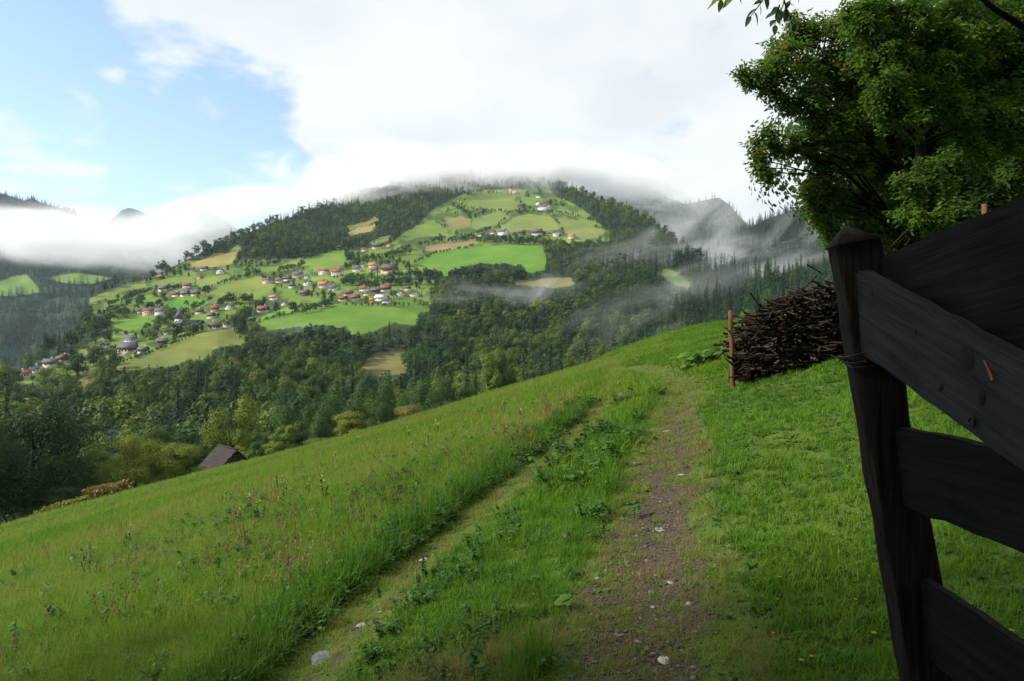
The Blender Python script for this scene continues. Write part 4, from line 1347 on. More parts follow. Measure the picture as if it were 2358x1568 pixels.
for i in np.where(single)[0]:
    c = bool(AC[i])
    near = px_h[i] > 40
    if c:
        me = (MID_SPRUCE if near else FAR_SPRUCE)[i % (2 if near else 3)]
        s = AH[i] / 20.0
    else:
        me = (MID_BROAD if near else FAR_BROAD)[i % (4 if near else 5)]
        s = AH[i] / 14.0
    w = s * tr.uniform(0.85, 1.2)
    o = link('spruce' if c else 'broadleaf_tree', me, None, AP[i], (0, 0, tr.uniform(0, 6.28)), (w, w, s))
    lab = '%s %s' % (look_words(AT[i], c, AH[i], near), where_words(AU[i], AV[i]))
    if i >= SOLO_FROM:
        lab = ['tall dense tree standing alone at the brow of the rounded field', 'lower tree at the foot of the lone brow tree', 'bushy tree leaning out beside the lone brow tree', 'single narrow conifer below the hay field',
               'dark tree filling the dip under the lone brow tree', 'dark tree among the houses at the brow', 'upright dark tree beside the white gabled farm', 'black columnar conifer below the sunlit field', 'second columnar conifer close against the first',
               'round tree at the foot of the columnar conifers', 'little round tree on the vivid green field', 'little tree at the edge of the vivid green field', 'small tree on the grass above the church', 'tall light green tree in front of the spur houses',
               'smaller light tree beside the tall one on the spur', 'small dark conifer by the grey spur house', 'big round tree on the dull brown clearing', 'smaller tree beside the clearing tree', 'single little tree by the pale orange house'][i - SOLO_FROM]
        tag(o, lab, 'tree', 'trees standing out on the hill')
    else:
        tag(o, lab, 'spruce' if c else 'tree', ('single spruces of the valley woods' if c else 'single leafy trees of the valley woods'))
    o['tint'] = float(AT[i])

rest = ~single & ((AV - px_h) < crest_v(AU) + 15)
for c, nm, src, h0, lab in ((False, 'broadleaf_wood', FAR_BROAD, 14.0, 'leafy wood covering the hill between the fields'), (True, 'conifer_wood', FAR_SPRUCE, 20.0, 'dark conifer wood covering the upper hill')):
    m_ = rest & (AC == c)
    n = int(m_.sum())
    s = AH[m_] / h0
    w = s * tr.uniform(0.85, 1.2, n)
    scatter(nm, AP[m_], np.stack([np.zeros(n), np.zeros(n), tr.uniform(0, 6.28, n)], 1), np.stack([w, w, s], 1), tr.integers(0, len(src), n), src, AT[m_], 'stuff', lab)

# woods on the mountains behind
WP, WS, WT, WC = [], [], [], []
WEST_FIELDS = [np.array([(-60, 668), (0, 648), (30, 636), (62, 632), (80, 652), (96, 672), (60, 680), (0, 682), (-60, 684)], dtype=float), np.array([(100, 640), (180, 628), (260, 640), (210, 655), (150, 652)], dtype=float)]
for (tf, bf, df, ob), (u0, u1, vt, vb), sp, hh, shift in ((west, (-260, 450, 400, 995), 15, (17, 27), 0), (twin, (1300, 1850, 426, 690), 24, (22, 34), 0.05), (east, (1560, 2400, 365, 715), 11.5, (15, 26), 0.08)):
    cd = wood_rows(u0, u1, vt, vb, df, lambda d, sp=sp: sp, tr)
    cd = cd[cd[:, 1] > tf(cd[:, 0]) + 0.3]
    if ob is west[3]:
        for P in WEST_FIELDS:
            cd = cd[~inside(cd[:, 0], cd[:, 1], P)]
        cd = cd[(cd[:, 1] < hill_top(cd[:, 0]) + 70)]
    if ob is east[3]:
        cd = cd[(fbm(cd[:, 0] / 40, cd[:, 1] / 14, 5, 3) > 0.33)]
    WP.append(unproject(cd[:, 0], cd[:, 1], df(cd[:, 0], cd[:, 1])))
    n = len(cd)
    WS.append(tr.uniform(hh[0], hh[1], n) / 20)
    WT.append(np.clip(0.30 + shift * 2 + (fbm(cd[:, 0] / 30, cd[:, 1] / 18, 91, 3) - 0.5) * 1.2 + tr.normal(size=n) * 0.15, 0, 1))
WP, WS, WT = map(np.concatenate, (WP, WS, WT))
n = len(WP)
w = WS * tr.uniform(1.1, 1.7, n)
scatter('mountain_wood', WP, np.stack([np.zeros(n), np.zeros(n), tr.uniform(0, 6.28, n)], 1), np.stack([w, w, WS], 1), tr.integers(0, 3, n), FAR_SPRUCE, WT, 'stuff', 'far conifer wood on the mountain slopes')
# the pale meadow on the west mountain
for P, lab in zip(WEST_FIELDS, ('green alpine meadow on the dark mountain slope', 'faint meadow below the valley fog')):
    uu, vv = np.meshgrid(np.linspace(P[:, 0].min(), P[:, 0].max(), 40), np.linspace(P[:, 1].min(), P[:, 1].max(), 24))
    V = unproject(uu, vv, west[2](uu, vv) * 0.994 - 1.0).reshape(-1, 3)
    i, j = np.meshgrid(np.arange(23), np.arange(39), indexing='ij')
    q = np.stack([i * 40 + j, (i + 1) * 40 + j, (i + 1) * 40 + j + 1, i * 40 + j + 1], -1).reshape(-1, 4)
    cmask = inside(uu.reshape(-1)[q].mean(1), vv.reshape(-1)[q].mean(1), P)
    cl = np.array((0.095, 0.160, 0.030)) * (0.7 + 0.6 * fbm(uu / 25, vv / 8, 4, 3)).reshape(-1)[:, None]
    f_ = link('field', sub_mesh('field', V, q, cmask, M['land'], {'col': np.concatenate([cl, np.ones((len(cl), 1))], 1)}), west[3])
    f_['label'] = lab

# ---------------- trees just beyond the edge of the meadow: own trunk and crown
CT = np.random.default_rng(5)
CREST_PROTO = []
for i, (R, z0, K, n, sz) in enumerate([(5.6, 0.6, 44, 17000, 0.26), (4.4, 0.8, 34, 13000, 0.26), (3.4, 1.0, 26, 10000, 0.26), (6.6, 0.4, 52, 20000, 0.27), (5.0, 0.5, 30, 13000, 0.25)]):
    CREST_PROTO.append(broad_tree_mesh('broad%d' % i, 300 + i, H=14, R=R, z0=z0, K=K, nleaf=n, size=sz, rad=0.3, joined=False))
CREST_SPR = [spruce_mesh('spruce%d' % i, 320 + i, joined=False, H=20, R=[3.2, 2.6][i], levels=34, per=11, seg=6, size=0.6) for i in range(2)]
# u, v of the top, width px, distance, kind, tint, label
CREST = [
    (78, 915, 235, 86, 'b3', 0.06, 'huge dark round tree at the lower corner of the meadow'),
    (-60, 900, 200, 80, 'b0', 0.10, 'dark tree at the picture edge beside the huge round one'),
    (55, 1075, 170, 83, 'b4', 0.08, 'dark bush filling the foot of the huge round tree'),
    (140, 1105, 110, 82, 'b4', 0.14, 'low dark bush behind the yellowish bracken strip'),
    (15, 848, 110, 125, 's', 0.30, 'blackish spruce top rising behind the huge dark round tree'),
    (212, 1008, 110, 98, 'b1', 0.50, 'mid green tree squeezed between the huge dark tree and the bushy pair'),
    (160, 1040, 90, 94, 'b2', 0.24, 'small dark tree in the shade of the huge round one'),
    (312, 985, 130, 92, 'b0', 0.74, 'bushy light green tree, lower one of the pair before the barn'),
    (405, 1000, 130, 94, 'b4', 0.72, 'bushy light green tree standing against the barn'),
    (375, 955, 130, 122, 'b1', 0.36, 'brownish green tree looking over the bushy pair'),
    (440, 985, 100, 128, 'b2', 0.20, 'dark tree directly behind the barn roof'),
    (545, 902, 130, 132, 'b0', 0.64, 'tall olive tree with loose crown behind the barn gable'),
    (600, 985, 70, 124, 'b2', 0.34, 'low tree at the barn gable end'),
    (650, 968, 80, 122, 'b2', 0.66, 'slender light green tree uphill of the barn'),
    (690, 955, 80, 130, 'b1', 0.27, 'dark tree between the slender tree and the yellow one'),
    (735, 998, 84, 112, 'b4', 0.56, 'low bush with pale leaves at the meadow edge'),
    (745, 925, 110, 140, 'b3', 0.26, 'dark broad tree behind the low pale bush'),
    (815, 935, 96, 116, 'b1', 0.74, 'yellow green tree at the middle of the meadow edge'),
    (880, 915, 96, 128, 'b0', 0.26, 'dark tree uphill of the yellow green one'),
    (945, 916, 76, 118, 'b4', 0.90, 'reddish brown bush at the meadow edge'),
    (985, 880, 120, 138, 'b3', 0.24, 'dense dark tree above the reddish bush'),
    (1045, 862, 110, 136, 'b0', 0.25, 'rounded dark tree next to the single spruce'),
    (660, 915, 110, 165, 'b0', 0.30, 'tree in the second row behind the slender one'),
    (720, 905, 110, 170, 'b3', 0.26, 'wide tree in the second row behind the dark broad one'),
    (790, 888, 120, 170, 'b0', 0.30, 'wide tree of the second row above the yellow one'),
    (850, 872, 110, 175, 'b3', 0.33, 'crown in the middle of the second row'),
    (910, 862, 110, 178, 'b0', 0.28, 'crown of the second row over the reddish bush'),
    (970, 852, 110, 180, 'b1', 0.30, 'crown ending the second row before the spruces'),
    (1075, 808, 52, 150, 's', 0.22, 'single blackish spruce at the edge of the meadow'),
    (1095, 835, 60, 152, 's', 0.35, 'lower spruce touching the single blackish one'),
    (1130, 795, 72, 158, 'b2', 0.60, 'thin olive birch beside the spruces'),
    (1165, 788, 70, 160, 'b2', 0.42, 'olive tree, second after the spruces'),
    (1205, 795, 70, 165, 's', 0.62, 'broad greenish spruce in the row on the crest'),
    (1245, 782, 60, 168, 's', 0.30, 'dark spruce in the row on the crest'),
    (1268, 786, 56, 170, 's', 0.20, 'blackish spruce close beside the dark one'),
    (1292, 800, 56, 172, 's', 0.36, 'shorter spruce ending the row on the crest'),
    (1318, 810, 60, 160, 'b2', 0.44, 'small light green tree under the spruces of the crest'),
    (1350, 778, 66, 172, 's', 0.66, 'olive larch like conifer on the crest'),
    (1395, 776, 70, 178, 'b2', 0.48, 'olive brown tree near the bend of the track'),
    (1440, 772, 60, 185, 's', 0.45, 'dull conifer behind the bend of the track'),
    (1490, 740, 60, 190, 's', 0.42, 'conifer beyond the bend in the track'),
    (1535, 735, 70, 190, 'b2', 0.40, 'grey green tree uphill of the track bend'),
    (1580, 720, 60, 185, 's', 0.34, 'dark conifer over the lush leaf clump'),
    (1625, 725, 56, 185, 's', 0.50, 'light conifer near the wooden stake'),
    (1725, 685, 84, 165, 'b4', 0.52, 'round light green bush behind the brushwood heap'),
    (1660, 690, 60, 200, 's', 0.30, 'dark spruce left standing behind the stake'),
]
CREST = [(a, b, c, d, e, f, g.replace('left standing', 'standing').replace('picture edge', 'meadow corner')) for a, b, c, d, e, f, g in CREST]
for u, vt, wp, y, kd, tint, lab in CREST:
    x = (u - CX) / FPX * y
    zb = float(fg(x, y))
    H = (EYE + (CY - vt) / FPX * y) - zb
    W = wp * y / FPX
    if kd == 's':
        pr = CREST_SPR[int(CT.integers(0, 2))]; s = H / 20; w = W / 6.4
    else:
        pr = CREST_PROTO[int(kd[1])]; s = H / 14; w = W / (2 * [5.6, 4.4, 3.4, 6.6, 5.0][int(kd[1])]) * 1.02
    root = empty('spruce' if kd == 's' else 'broadleaf_tree', (x, y, zb - 0.2), CT.uniform(0, 6.28))
    root.scale = (w, w, s)
    tag(root, lab, 'spruce' if kd == 's' else 'tree', 'trees along the far edge of the meadow')
    cr_ = link('crown', pr[0], root); cr_['tint'] = tint
    link('trunk', pr[1], root)

# low russet bracken at the foot of the meadow
def bracken(u0, u1, y, h, tint, lab):
    r = np.random.default_rng(int(u0))
    x0, x1 = (u0 - CX) / FPX * y, (u1 - CX) / FPX * y
    n = 1400
    C = np.stack([r.uniform(x0, x1, n), y + r.normal(size=n) * 0.7, np.zeros(n)], 1)
    g = fg(C[:, 0], C[:, 1])
    C[:, 2] = g + h * r.uniform(0.0, 1.0, n) ** 0.7 * (0.8 + 0.4 * vnoise(C[:, 0] * 0.8, C[:, 1] * 0, 3))
    v, q = leaf_quads(C, rand_dir(r, n) + np.array([0, 0, .3]), rand_dir(r, n) + np.array([0, -.4, .6]), 0.42, 0.22)
    o = link('bracken', make_mesh('bracken', v, [q], M['broadleaf'], False, {'lv': np.repeat(r.uniform(0.2, .8, n), 4)}))
    o['tint'] = tint
    tag(o, lab, 'bracken', 'bracken strips at the meadow foot')


bracken(200, 292, 78, 1.9, 0.92, 'russet bracken strip under the bushy light green trees')
bracken(92, 200, 76, 1.1, 0.80, 'low yellowish bracken strip beside the huge dark tree')


# ---------------- the barn below the meadow edge
def barn():
    y = 104.0
    s = y / FPX
    gx, gy = (540 - CX) * s, y                      # middle of the gable foot
    # eaves of the gable at u 520..575, ridge at 550 / v 1040 ; far end ridge at u 500 / v 1032
    root = empty('barn', ((524 - CX) * s, gy, 0), math.radians(45))
    zc = float(fg(gx, gy))
    zr = EYE + (CY - 1030) * s
    W, Lh, hr = 5.6, 3.5, 2.9
    ze = zr - hr
    tag(root, 'old dark wooden barn with mossy shingle roof below the meadow edge', 'barn')
    mb = MB(); mb.box(0, 0, (ze + zc - 3) / 2, W - 1.0, Lh * 2 - 1.0, ze - zc + 3.2)
    link('wall', mb.mesh('wall', M['barn_wall'], attr=None), root)
    for e in (-1, 1):
        yy = e * (Lh - 0.5)
        V = [(-W / 2 + .5, yy - .06, ze + 0.1), (W / 2 - .5, yy - .06, ze + 0.1), (0, yy - .06, zr - 0.45), (-W / 2 + .5, yy + .06, ze + 0.1), (W / 2 - .5, yy + .06, ze + 0.1), (0, yy + .06, zr - 0.45)]
        link('gable', MB().add(V, [(0, 1, 4, 3), (1, 2, 5, 4), (2, 0, 3, 5)], [(0, 2, 1), (3, 4, 5)]).mesh('gable', M['barn_wall'], attr=None), root)
    r = np.random.default_rng(8)
    roof = empty('roof', (0, 0, 0)); roof.parent = root
    rows, cols_ = 9, 18
    for sd in (-1, 1):
        mb = MB()
        slope = math.hypot(W / 2 + .3, hr + .3)
        ex = W / 2 + 0.35
        for i in range(rows):
            for j in range(cols_):
                t0, t1 = i / rows, (i + 1.12) / rows
                y0 = -Lh + (j + (0.5 if i % 2 else 0)) * 2 * Lh / cols_
                y1 = y0 + 2 * Lh / cols_ - 0.02
                lift = 0.05 + r.uniform(0, 0.05)
                a = (sd * ex * t0, zr - (zr - ze + .25) * t0); b = (sd * ex * t1, zr - (zr - ze + .25) * t1 + r.normal() * 0.015)
                mb.add([(a[0], y0, a[1]), (a[0], y1, a[1]), (b[0], y1, b[1] + lift), (b[0], y0, b[1] + lift), (b[0], y1, b[1] - .02), (b[0], y0, b[1] - .02)], [(0, 1, 2, 3), (3, 2, 4, 5)])
        o = link('shingles', mb.mesh('shingles', M['barn_roof'], attr=None), roof)
        o['kind'] = 'stuff'
    link('ridge_board', MB().box(0, 0, zr + 0.06, 0.3, Lh * 2, 0.14).mesh('ridge_board', M['barn_roof'], attr=None), roof)
    for yy in (-Lh + 0.2, Lh - 0.2):
        link('post', MB().box(-W / 2 - 0.1, yy, (ze + zc - 2) / 2, 0.25, 0.25, ze - zc + 2).mesh('post', M['barn_wall'], attr=None), root)


barn()
# ------------------------------------------------------------------ gate post, gate, wire
def board_poly(name, poly, thick, mat, parent, origin, xdir, ydir, seg=0.06, bev=0.006, seed=0):
    """a sawn board: outline (s along, h up) extruded by thick, edges eased, faces a little uneven"""
    import bmesh
    r = np.random.default_rng(seed)
    pts = []
    n = len(poly)
    for i in range(n):
        a, b = np.array(poly[i]), np.array(poly[(i + 1) % n])
        k = max(1, int(np.linalg.norm(b - a) / seg))
        for j in range(k):
            p = a + (b - a) * j / k
            if 0 < j:
                nrm = np.array([-(b - a)[1], (b - a)[0]]) / max(np.linalg.norm(b - a), 1e-6)
                p = p + nrm * r.normal() * 0.0022
            pts.append(p)
    bm = bmesh.new()
    v0 = [bm.verts.new((p[0], 0.0, p[1])) for p in pts]
    f = bm.faces.new(v0)
    ext = bmesh.ops.extrude_face_region(bm, geom=[f])
    vs = [e for e in ext['geom'] if isinstance(e, bmesh.types.BMVert)]
    bmesh.ops.translate(bm, verts=vs, vec=(0, thick, 0))
    bmesh.ops.recalc_face_normals(bm, faces=bm.faces[:])
    edges = [e for e in bm.edges if len(e.link_faces) == 2 and e.calc_face_angle(0) > 1.0]
    bmesh.ops.bevel(bm, geom=edges, offset=bev, segments=2, affect='EDGES', clamp_overlap=True)
    me = bpy.data.meshes.new(name)
    bm.to_mesh(me); bm.free()
    me.materials.append(mat)
    me.polygons.foreach_set('use_smooth', np.ones(len(me.polygons), dtype=bool))
    try:
        me.set_sharp_from_angle(angle=math.radians(35))
    except Exception:
        pass
    o = link(name, me, parent)
    xd = Vector(xdir).normalized(); zd = Vector(ydir); zd = (zd - xd * zd.dot(xd)).normalized()
    yd = zd.cross(xd)
    o.matrix_local = Matrix(((xd.x, yd.x, zd.x, origin[0]), (xd.y, yd.y, zd.y, origin[1]), (xd.z, yd.z, zd.z, origin[2]), (0, 0, 0, 1)))
    return o


def post():
    # leaning square post with a hipped top; faces: narrow one to the track, wide one to us
    y = 2.0
    z_top = EYE + (CY - 560) / FPX * y
    base = np.array([1.347, 2.03, float(fg(1.347, 2.03)) - 0.35])
    root = empty('gate_post', base, 0)
    tag(root, 'leaning dark weathered gate post with a pointed top', 'post')
    top = np.array([1.012, 2.03, z_top])
    ax = (top - base); Ln = np.linalg.norm(ax); ax = ax / Ln
    w1, w2 = 0.124, 0.115
    n2 = np.array([-0.20, -0.98, 0]); n2 = norm(n2)               # wide face normal
    e1 = norm(np.cross(ax, n2)) * -1                               # along the wide face
    if e1[0] < 0: e1 = -e1
    e2 = norm(np.cross(ax, e1))
    if e2[1] < 0: e2 = -e2
    r = np.random.default_rng(2)
    rings, Qd = [], []
    nz = 40
    sq = []
    for a, b in ((-1, -1), (1, -1), (1, 1), (-1, 1)):
        # eased corners: three points per corner
        for da, db in {(-1, -1): ((-1, -.8), (-.93, -.93), (-.8, -1)), (1, -1): ((.8, -1), (.93, -.93), (1, -.8)), (1, 1): ((1, .8), (.93, .93), (.8, 1)), (-1, 1): ((-.8, 1), (-.93, .93), (-1, .8))}[(a, b)]:
            sq.append((da, db))
    sq = np.array(sq)
    m = len(sq)
    V = []
    for k in range(nz + 1):
        t = k / nz
        wv = 1 + 0.10 * (1 - t) + 0.02 * math.sin(7 * t)
        jit = (vnoise(np.arange(m) * 0.9, np.full(m, t * 14.0), 4) - 0.5) * 0.012
        for (a, b), j in zip(sq, jit):
            V.append(ax * Ln * t + e1 * a * (w1 / 2 * wv + j) + e2 * b * (w2 / 2 * wv + j))
    for k in range(nz):
        for i in range(m):
            j = (i + 1) % m
            Qd.append((k * m + i, k * m + j, (k + 1) * m + j, (k + 1) * m + i))
    # cap: slightly proud eave then a hip
    b0 = len(V)
    for (a, b) in sq:
        V.append(ax * (Ln + 0.004) + e1 * a * (w1 / 2 + 0.004) + e2 * b * (w2 / 2 + 0.004))
    V.append(ax * (Ln + 0.062) - e1 * 0.012)
    T = []
    for i in range(m):
        j = (i + 1) % m
        Qd.append((nz * m + i, nz * m + j, b0 + j, b0 + i))
        T.append((b0 + i, b0 + j, b0 + m))
    link('shaft', make_mesh('shaft', V, [np.array(Qd), np.array(T)], M['post_wood'], False), root)
    # rust coloured crack of sapwood down the near edge
    return base, ax, Ln, e1, e2


PB, PAX, PLEN, PE1, PE2 = post()


def gate():
    g = empty('wooden_gate', (1.05, 1.95, 0.5), 0)
    tag(g, 'dark weathered plank gate swung open towards us on the leaning post', 'gate')
    M['nail'] = plain('nail', (0.25, 0.10, 0.035), 0.6, 0.3, 30)
    inv = Vector(g.location)

    def P(u, v, x):
        """point of the picture on the gate, whose side lies at x beside us"""
        y = x * FPX / (u - CX)
        return np.array([x, y, EYE + (CY - v) / FPX * y])
    # boards run along -y (towards us); x is their distance to our side
    def board(name, x, zt0, h, y0, y1, drop, thick, seed, mat=None, lean=0.12):
        a = np.array([x, y0, zt0]); b = np.array([x - 0.01, y1, zt0 + drop])
        xd = norm(b - a)
        Ln = np.linalg.norm(b - a)
        poly = [(0, 0), (0.0, -h), (Ln, -h), (Ln, 0)]
        return board_poly(name, poly, thick, mat or M['board_wood'], g, a - np.array(inv), xd, (-lean, 0, 1), seed=seed)
    board('board', 1.062, 1.858, 0.33, 2.02, 0.15, 0.17, 0.030, 1)
    board('board', 1.105, 1.368, 0.232, 1.985, 0.15, 0.02, 0.034, 2)
    board('board', 1.175, 0.935, 0.24, 1.975, 0.15, -0.11, 0.034, 3)
    # brace: in front of the boards, from the post top downwards to us, lower corner worn away
    a = np.array([0.992, 1.985, 1.826])
    b = np.array([1.025, 1.39, 1.573])
    xd = norm(b - a)
    Lb = 2.0
    poly = [(0, 0), (0.004, -0.195), (0.035, -0.212), (0.05, -0.211), (0.085, -0.236), (0.13, -0.232), (0.26, -0.224), (0.7, -0.217), (Lb, -0.21), (Lb, 0)]
    br = board_poly('brace', poly, 0.052, M['gate_wood'], g, a - np.array(inv), xd, (-0.10, 0, 1), seed=4)
    # knots (the largest a shadowed blotch, its shade painted dark), a nail and a hook eye on the brace
    M['knot'] = plain('knot', (0.006, 0.005, 0.005), 0.8)
    for s, h, r1, r2 in ((0.513, -0.055, 0.024, 0.030), (0.447, -0.16, 0.008, 0.013), (0.32, -0.066, 0.007, 0.009), (0.11, -0.035, 0.006, 0.006), (0.58, -0.12, 0.012, 0.02)):
        aa = np.linspace(0, 2 * math.pi, 13)[:-1]
        V = [(s + math.cos(t) * r1, -0.0008, h + math.sin(t) * r2) for t in aa] + [(s, -0.0035, h)]
        link('knot', make_mesh('knot', V, [np.array([(i, (i + 1) % 12, 12) for i in range(12)])], M['knot'], True), br)
    v, q = tube([(0.566, -0.001, -0.036), (0.592, -0.005, -0.050), (0.612, -0.009, -0.062)], [0.0022, 0.0024, 0.004], 6)
    link('nail', make_mesh('nail', v, [q], M['nail'], True), br)
    t = np.linspace(0, 1.7 * math.pi, 14)
    p = P(2238, 972, 1.03) - np.array(inv)
    v, q = tube(np.stack([np.full(14, p[0]), p[1] + 0.010 * np.cos(t), p[2] + 0.010 * np.sin(t)], 1), 0.0028, 6)
    link('hook_eye', make_mesh('hook_eye', v, [q], M['knot'], True), g)


gate()


def wire():
    # barbed wire wound round the post under the brace
    M['wire'] = plain('wire', (0.030, 0.018, 0.014), 0.6, 0.4, 40)
    t0 = (1.565 - PB[2]) / (PAX[2] * PLEN) * PLEN
    c0 = PB + PAX * t0
    root = empty('barbed_wire', c0, 0)
    tag(root, 'loops of rusty barbed wire wound round the leaning gate post', 'wire')
    w = 0.078
    for k, dz in enumerate((0.0, 0.016, 0.030)):
        aa = np.linspace(0, 2 * math.pi, 33)
        pts = []
        for a in aa:
            c, s = math.cos(a), math.sin(a)
            m = 1 / max(abs(c), abs(s)) ** 0.86
            pts.append(PE1 * c * m * w + PE2 * s * m * w * 0.96 + PAX * (dz + 0.012 * math.sin(a + k)))
        v, q = tube(pts, 0.0026, 5)
        link('strand', make_mesh('strand', v, [q], M['wire'], True), root)
    for a in (3.3, 3.75, 4.25, 2.8):
        c, s = math.cos(a), math.sin(a)
        m = 1 / max(abs(c), abs(s)) ** 0.86
        p = PE1 * c * m * w * 1.03 + PE2 * s * m * w + PAX * 0.012
        mb = MB()
        for sg in (-1, 1):
            d = norm(PE1 * c + PE2 * s + PAX * 0.8 * sg) * 0.019
            mb.tube([p - d * 0.3, p + d], [0.0032, 0.0008], 5)
        link('barb', mb.mesh('barb', M['wire'], attr=None), root)


wire()

# ------------------------------------------------------------------ brushwood heap and stakes
M['stick'] = bark('stick', (0.009, 0.007, 0.006), (0.050, 0.035, 0.027), 9.0)
M['stick_pale'] = bark('stick_pale', (0.045, 0.032, 0.025), (0.15, 0.115, 0.09), 9.0)


def heap():
    r = np.random.default_rng(21)
    x0, x1 = 3.98, 8.3
    root = empty('brushwood_heap', (5.6, 12.4, float(fg(5.6, 12.4))), 0)
    tag(root, 'long heap of dark brushwood sticks behind the wooden stake', 'brushwood heap')
    O = np.array([5.6, 12.4, float(fg(5.6, 12.4))])

    def top(x):
        return np.interp(x, [3.95, 4.05, 4.5, 5.0, 5.5, 6.0, 7.0, 8.0, 8.4], [0.25, 0.62, 0.98, 1.12, 1.22, 1.22, 1.15, 0.9, 0.3])

    def yc(x):
        return 12.5 + 0.10 * (x - 4)
    sticks = []
    proto = []
    for k in range(10):
        n = 5
        t = np.linspace(-0.5, 0.5, n)
        wob = np.stack([t, np.cumsum(r.normal(size=n) * 0.035), np.cumsum(r.normal(size=n) * 0.035)], 1)
        wob[:, 1:] -= wob[:, 1:].mean(0)
        mb = MB()
        mb.tube(wob, np.linspace(0.022, 0.010, n), 5)
        if k % 2:
            p = wob[2]
            mb.tube([p, p + np.array([0.12, 0.06, 0.08]), p + np.array([0.24, 0.10, 0.13])], [0.012, 0.008, 0.004], 4)
        proto.append((mb.mesh('stick', M['stick'], attr=None), mb.mesh('stick', M['stick_pale'], attr=None)))
    n_all = 1500
    for k in range(n_all):
        x = r.uniform(x0 + 0.05, x1)
        h = float(top(x))
        front = r.uniform() < 0.75
        f = r.uniform(0.0, 1.0) ** 0.8
        half = 0.62 * math.sqrt(max(0.0, 1 - (0.92 * f) ** 2)) + 0.06
        yy = float(yc(x)) + (-half if front else r.uniform(-half, half)) + r.normal() * 0.05
        if not front: f = 0.98
        z = float(fg(x, yy)) + 0.04 + h * f + r.normal() * 0.03
        L_ = r.uniform(0.4, 0.95)
        az = r.normal() * 0.55 + (0 if r.uniform() < 0.7 else 1.3)
        el = r.normal() * 0.16
        if x < 4.5:
            L_ *= 0.7
        sticks.append((-(yy) - 0.0 + (0.3 if f > 0.9 else 0), x, yy, z, L_, az, el, k))
    sticks.sort(reverse=True)
    body = MB()
    for i, (_, x, yy, z, L_, az, el, k) in enumerate(sticks):
        pm = proto[k % 10][1 if r.uniform() < 0.10 else 0]
        th = r.uniform(0.5, 1.35)
        rot = (r.uniform(0, 6.28), el, az)
        loc = np.array([x, yy, z]) - O
        if i < 300:
            link('stick', pm, root, loc, rot, (L_, th, th))
        else:
            Mx = Matrix.LocRotScale(Vector(loc), Euler(rot), Vector((L_, th, th)))
            vv = np.array([Mx @ v.co for v in proto[k % 10][0].vertices])
            body.add(vv, [tuple(p.vertices) for p in proto[k % 10][0].polygons])
    o = link('brushwood', body.mesh('brushwood', M['stick'], attr=None), root)
    o['kind'] = 'stuff'
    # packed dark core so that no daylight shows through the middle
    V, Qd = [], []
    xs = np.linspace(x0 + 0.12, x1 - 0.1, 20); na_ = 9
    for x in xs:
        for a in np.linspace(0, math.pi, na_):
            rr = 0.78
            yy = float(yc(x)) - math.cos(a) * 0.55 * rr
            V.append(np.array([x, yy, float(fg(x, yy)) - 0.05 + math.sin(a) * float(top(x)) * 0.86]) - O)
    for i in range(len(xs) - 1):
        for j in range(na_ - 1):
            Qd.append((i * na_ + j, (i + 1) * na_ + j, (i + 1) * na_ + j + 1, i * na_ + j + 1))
    M['core_dark'] = plain('core_dark', (0.012, 0.009, 0.007), 0.95)
    link('packed_core', make_mesh('packed_core', V, [np.array(Qd)], M['core_dark'], True), root)
    # long twigs that stick out at the crown of the heap
    for (ux, vx, du, dv, L_) in ((1880, 622, 30, 8, 0.4), (1810, 700, -20, 30, .4), (1745, 700, 26, 22, 0.35), (2040, 548, 24, 26, .4), (2062, 560, 30, -14, .35), (2090, 556, 20, -12, .3), (2030, 566, 30, 10, .3), (2075, 545, -14, 26, .3), (1850, 665, -16, 24, .3)):
        y = 12.2
        a = np.array([(ux - CX) / FPX * y, y, EYE + (CY - vx) / FPX * y]); b = np.array([(ux + du - CX) / FPX * y, y + .2, EYE + (CY - vx - dv) / FPX * y])
        d = norm(b - a)
        v, q = tube([a - d * 0.35, (a + b) / 2 + r.normal(size=3) * 0.01, b], [0.014, 0.011, 0.005], 5)
        link('twig', make_mesh('twig', v - O, [q], M['stick'], True), root)


heap()


def stake(u, vb, vt, y, rad, lab, lean):
    x = (u - CX) / FPX * y
    zb, zt = float(fg(x, y)), EYE + (CY - vt) / FPX * y
    r = np.random.default_rng(int(u))
    zs = np.linspace(-0.25, zt - zb, 9)
    pts = np.stack([lean * zs / zs[-1] + r.normal(size=9) * 0.006, r.normal(size=9) * 0.006, zs], 1)
    root = empty('wooden_stake', (x, y, zb), 0)
    tag(root, lab, 'stake')
    v, q = tube(pts, rad * np.linspace(1.15, 0.9, 9), 8)
    n = len(v)
    V = np.concatenate([v, [pts[-1] + np.array([0, 0, 0.01])]])
    T = np.array([(n - 8 + i, n - 8 + (i + 1) % 8, n) for i in range(8)])
    link('shaft', make_mesh('shaft', V, [q, T], M['stake_wood'], True), root)
    return root


st = stake(1688, 885, 715, 12.0, 0.042, 'upright orange brown wooden stake at the end of the brushwood heap', -0.05)
v, q = tube([(-0.03, -0.03, 0.42), (-0.10, -0.08, 0.47), (-0.17, -0.10, 0.52)], [0.02, 0.016, 0.009], 5)
link('branch_stub', make_mesh('branch_stub', v, [q], M['stick'], True), st)
v, q = tube([(-0.05, -0.02, 0.95), (-0.11, -0.03, 1.03), (-0.20, -0.02, 1.10)], [0.012, 0.010, 0.005], 5)
link('twig', make_mesh('twig', v, [q], M['stick'], True), st)
stake(2268, 520, 470, 9.0, 0.035, 'short orange stake top showing over the gate board', 0.0)

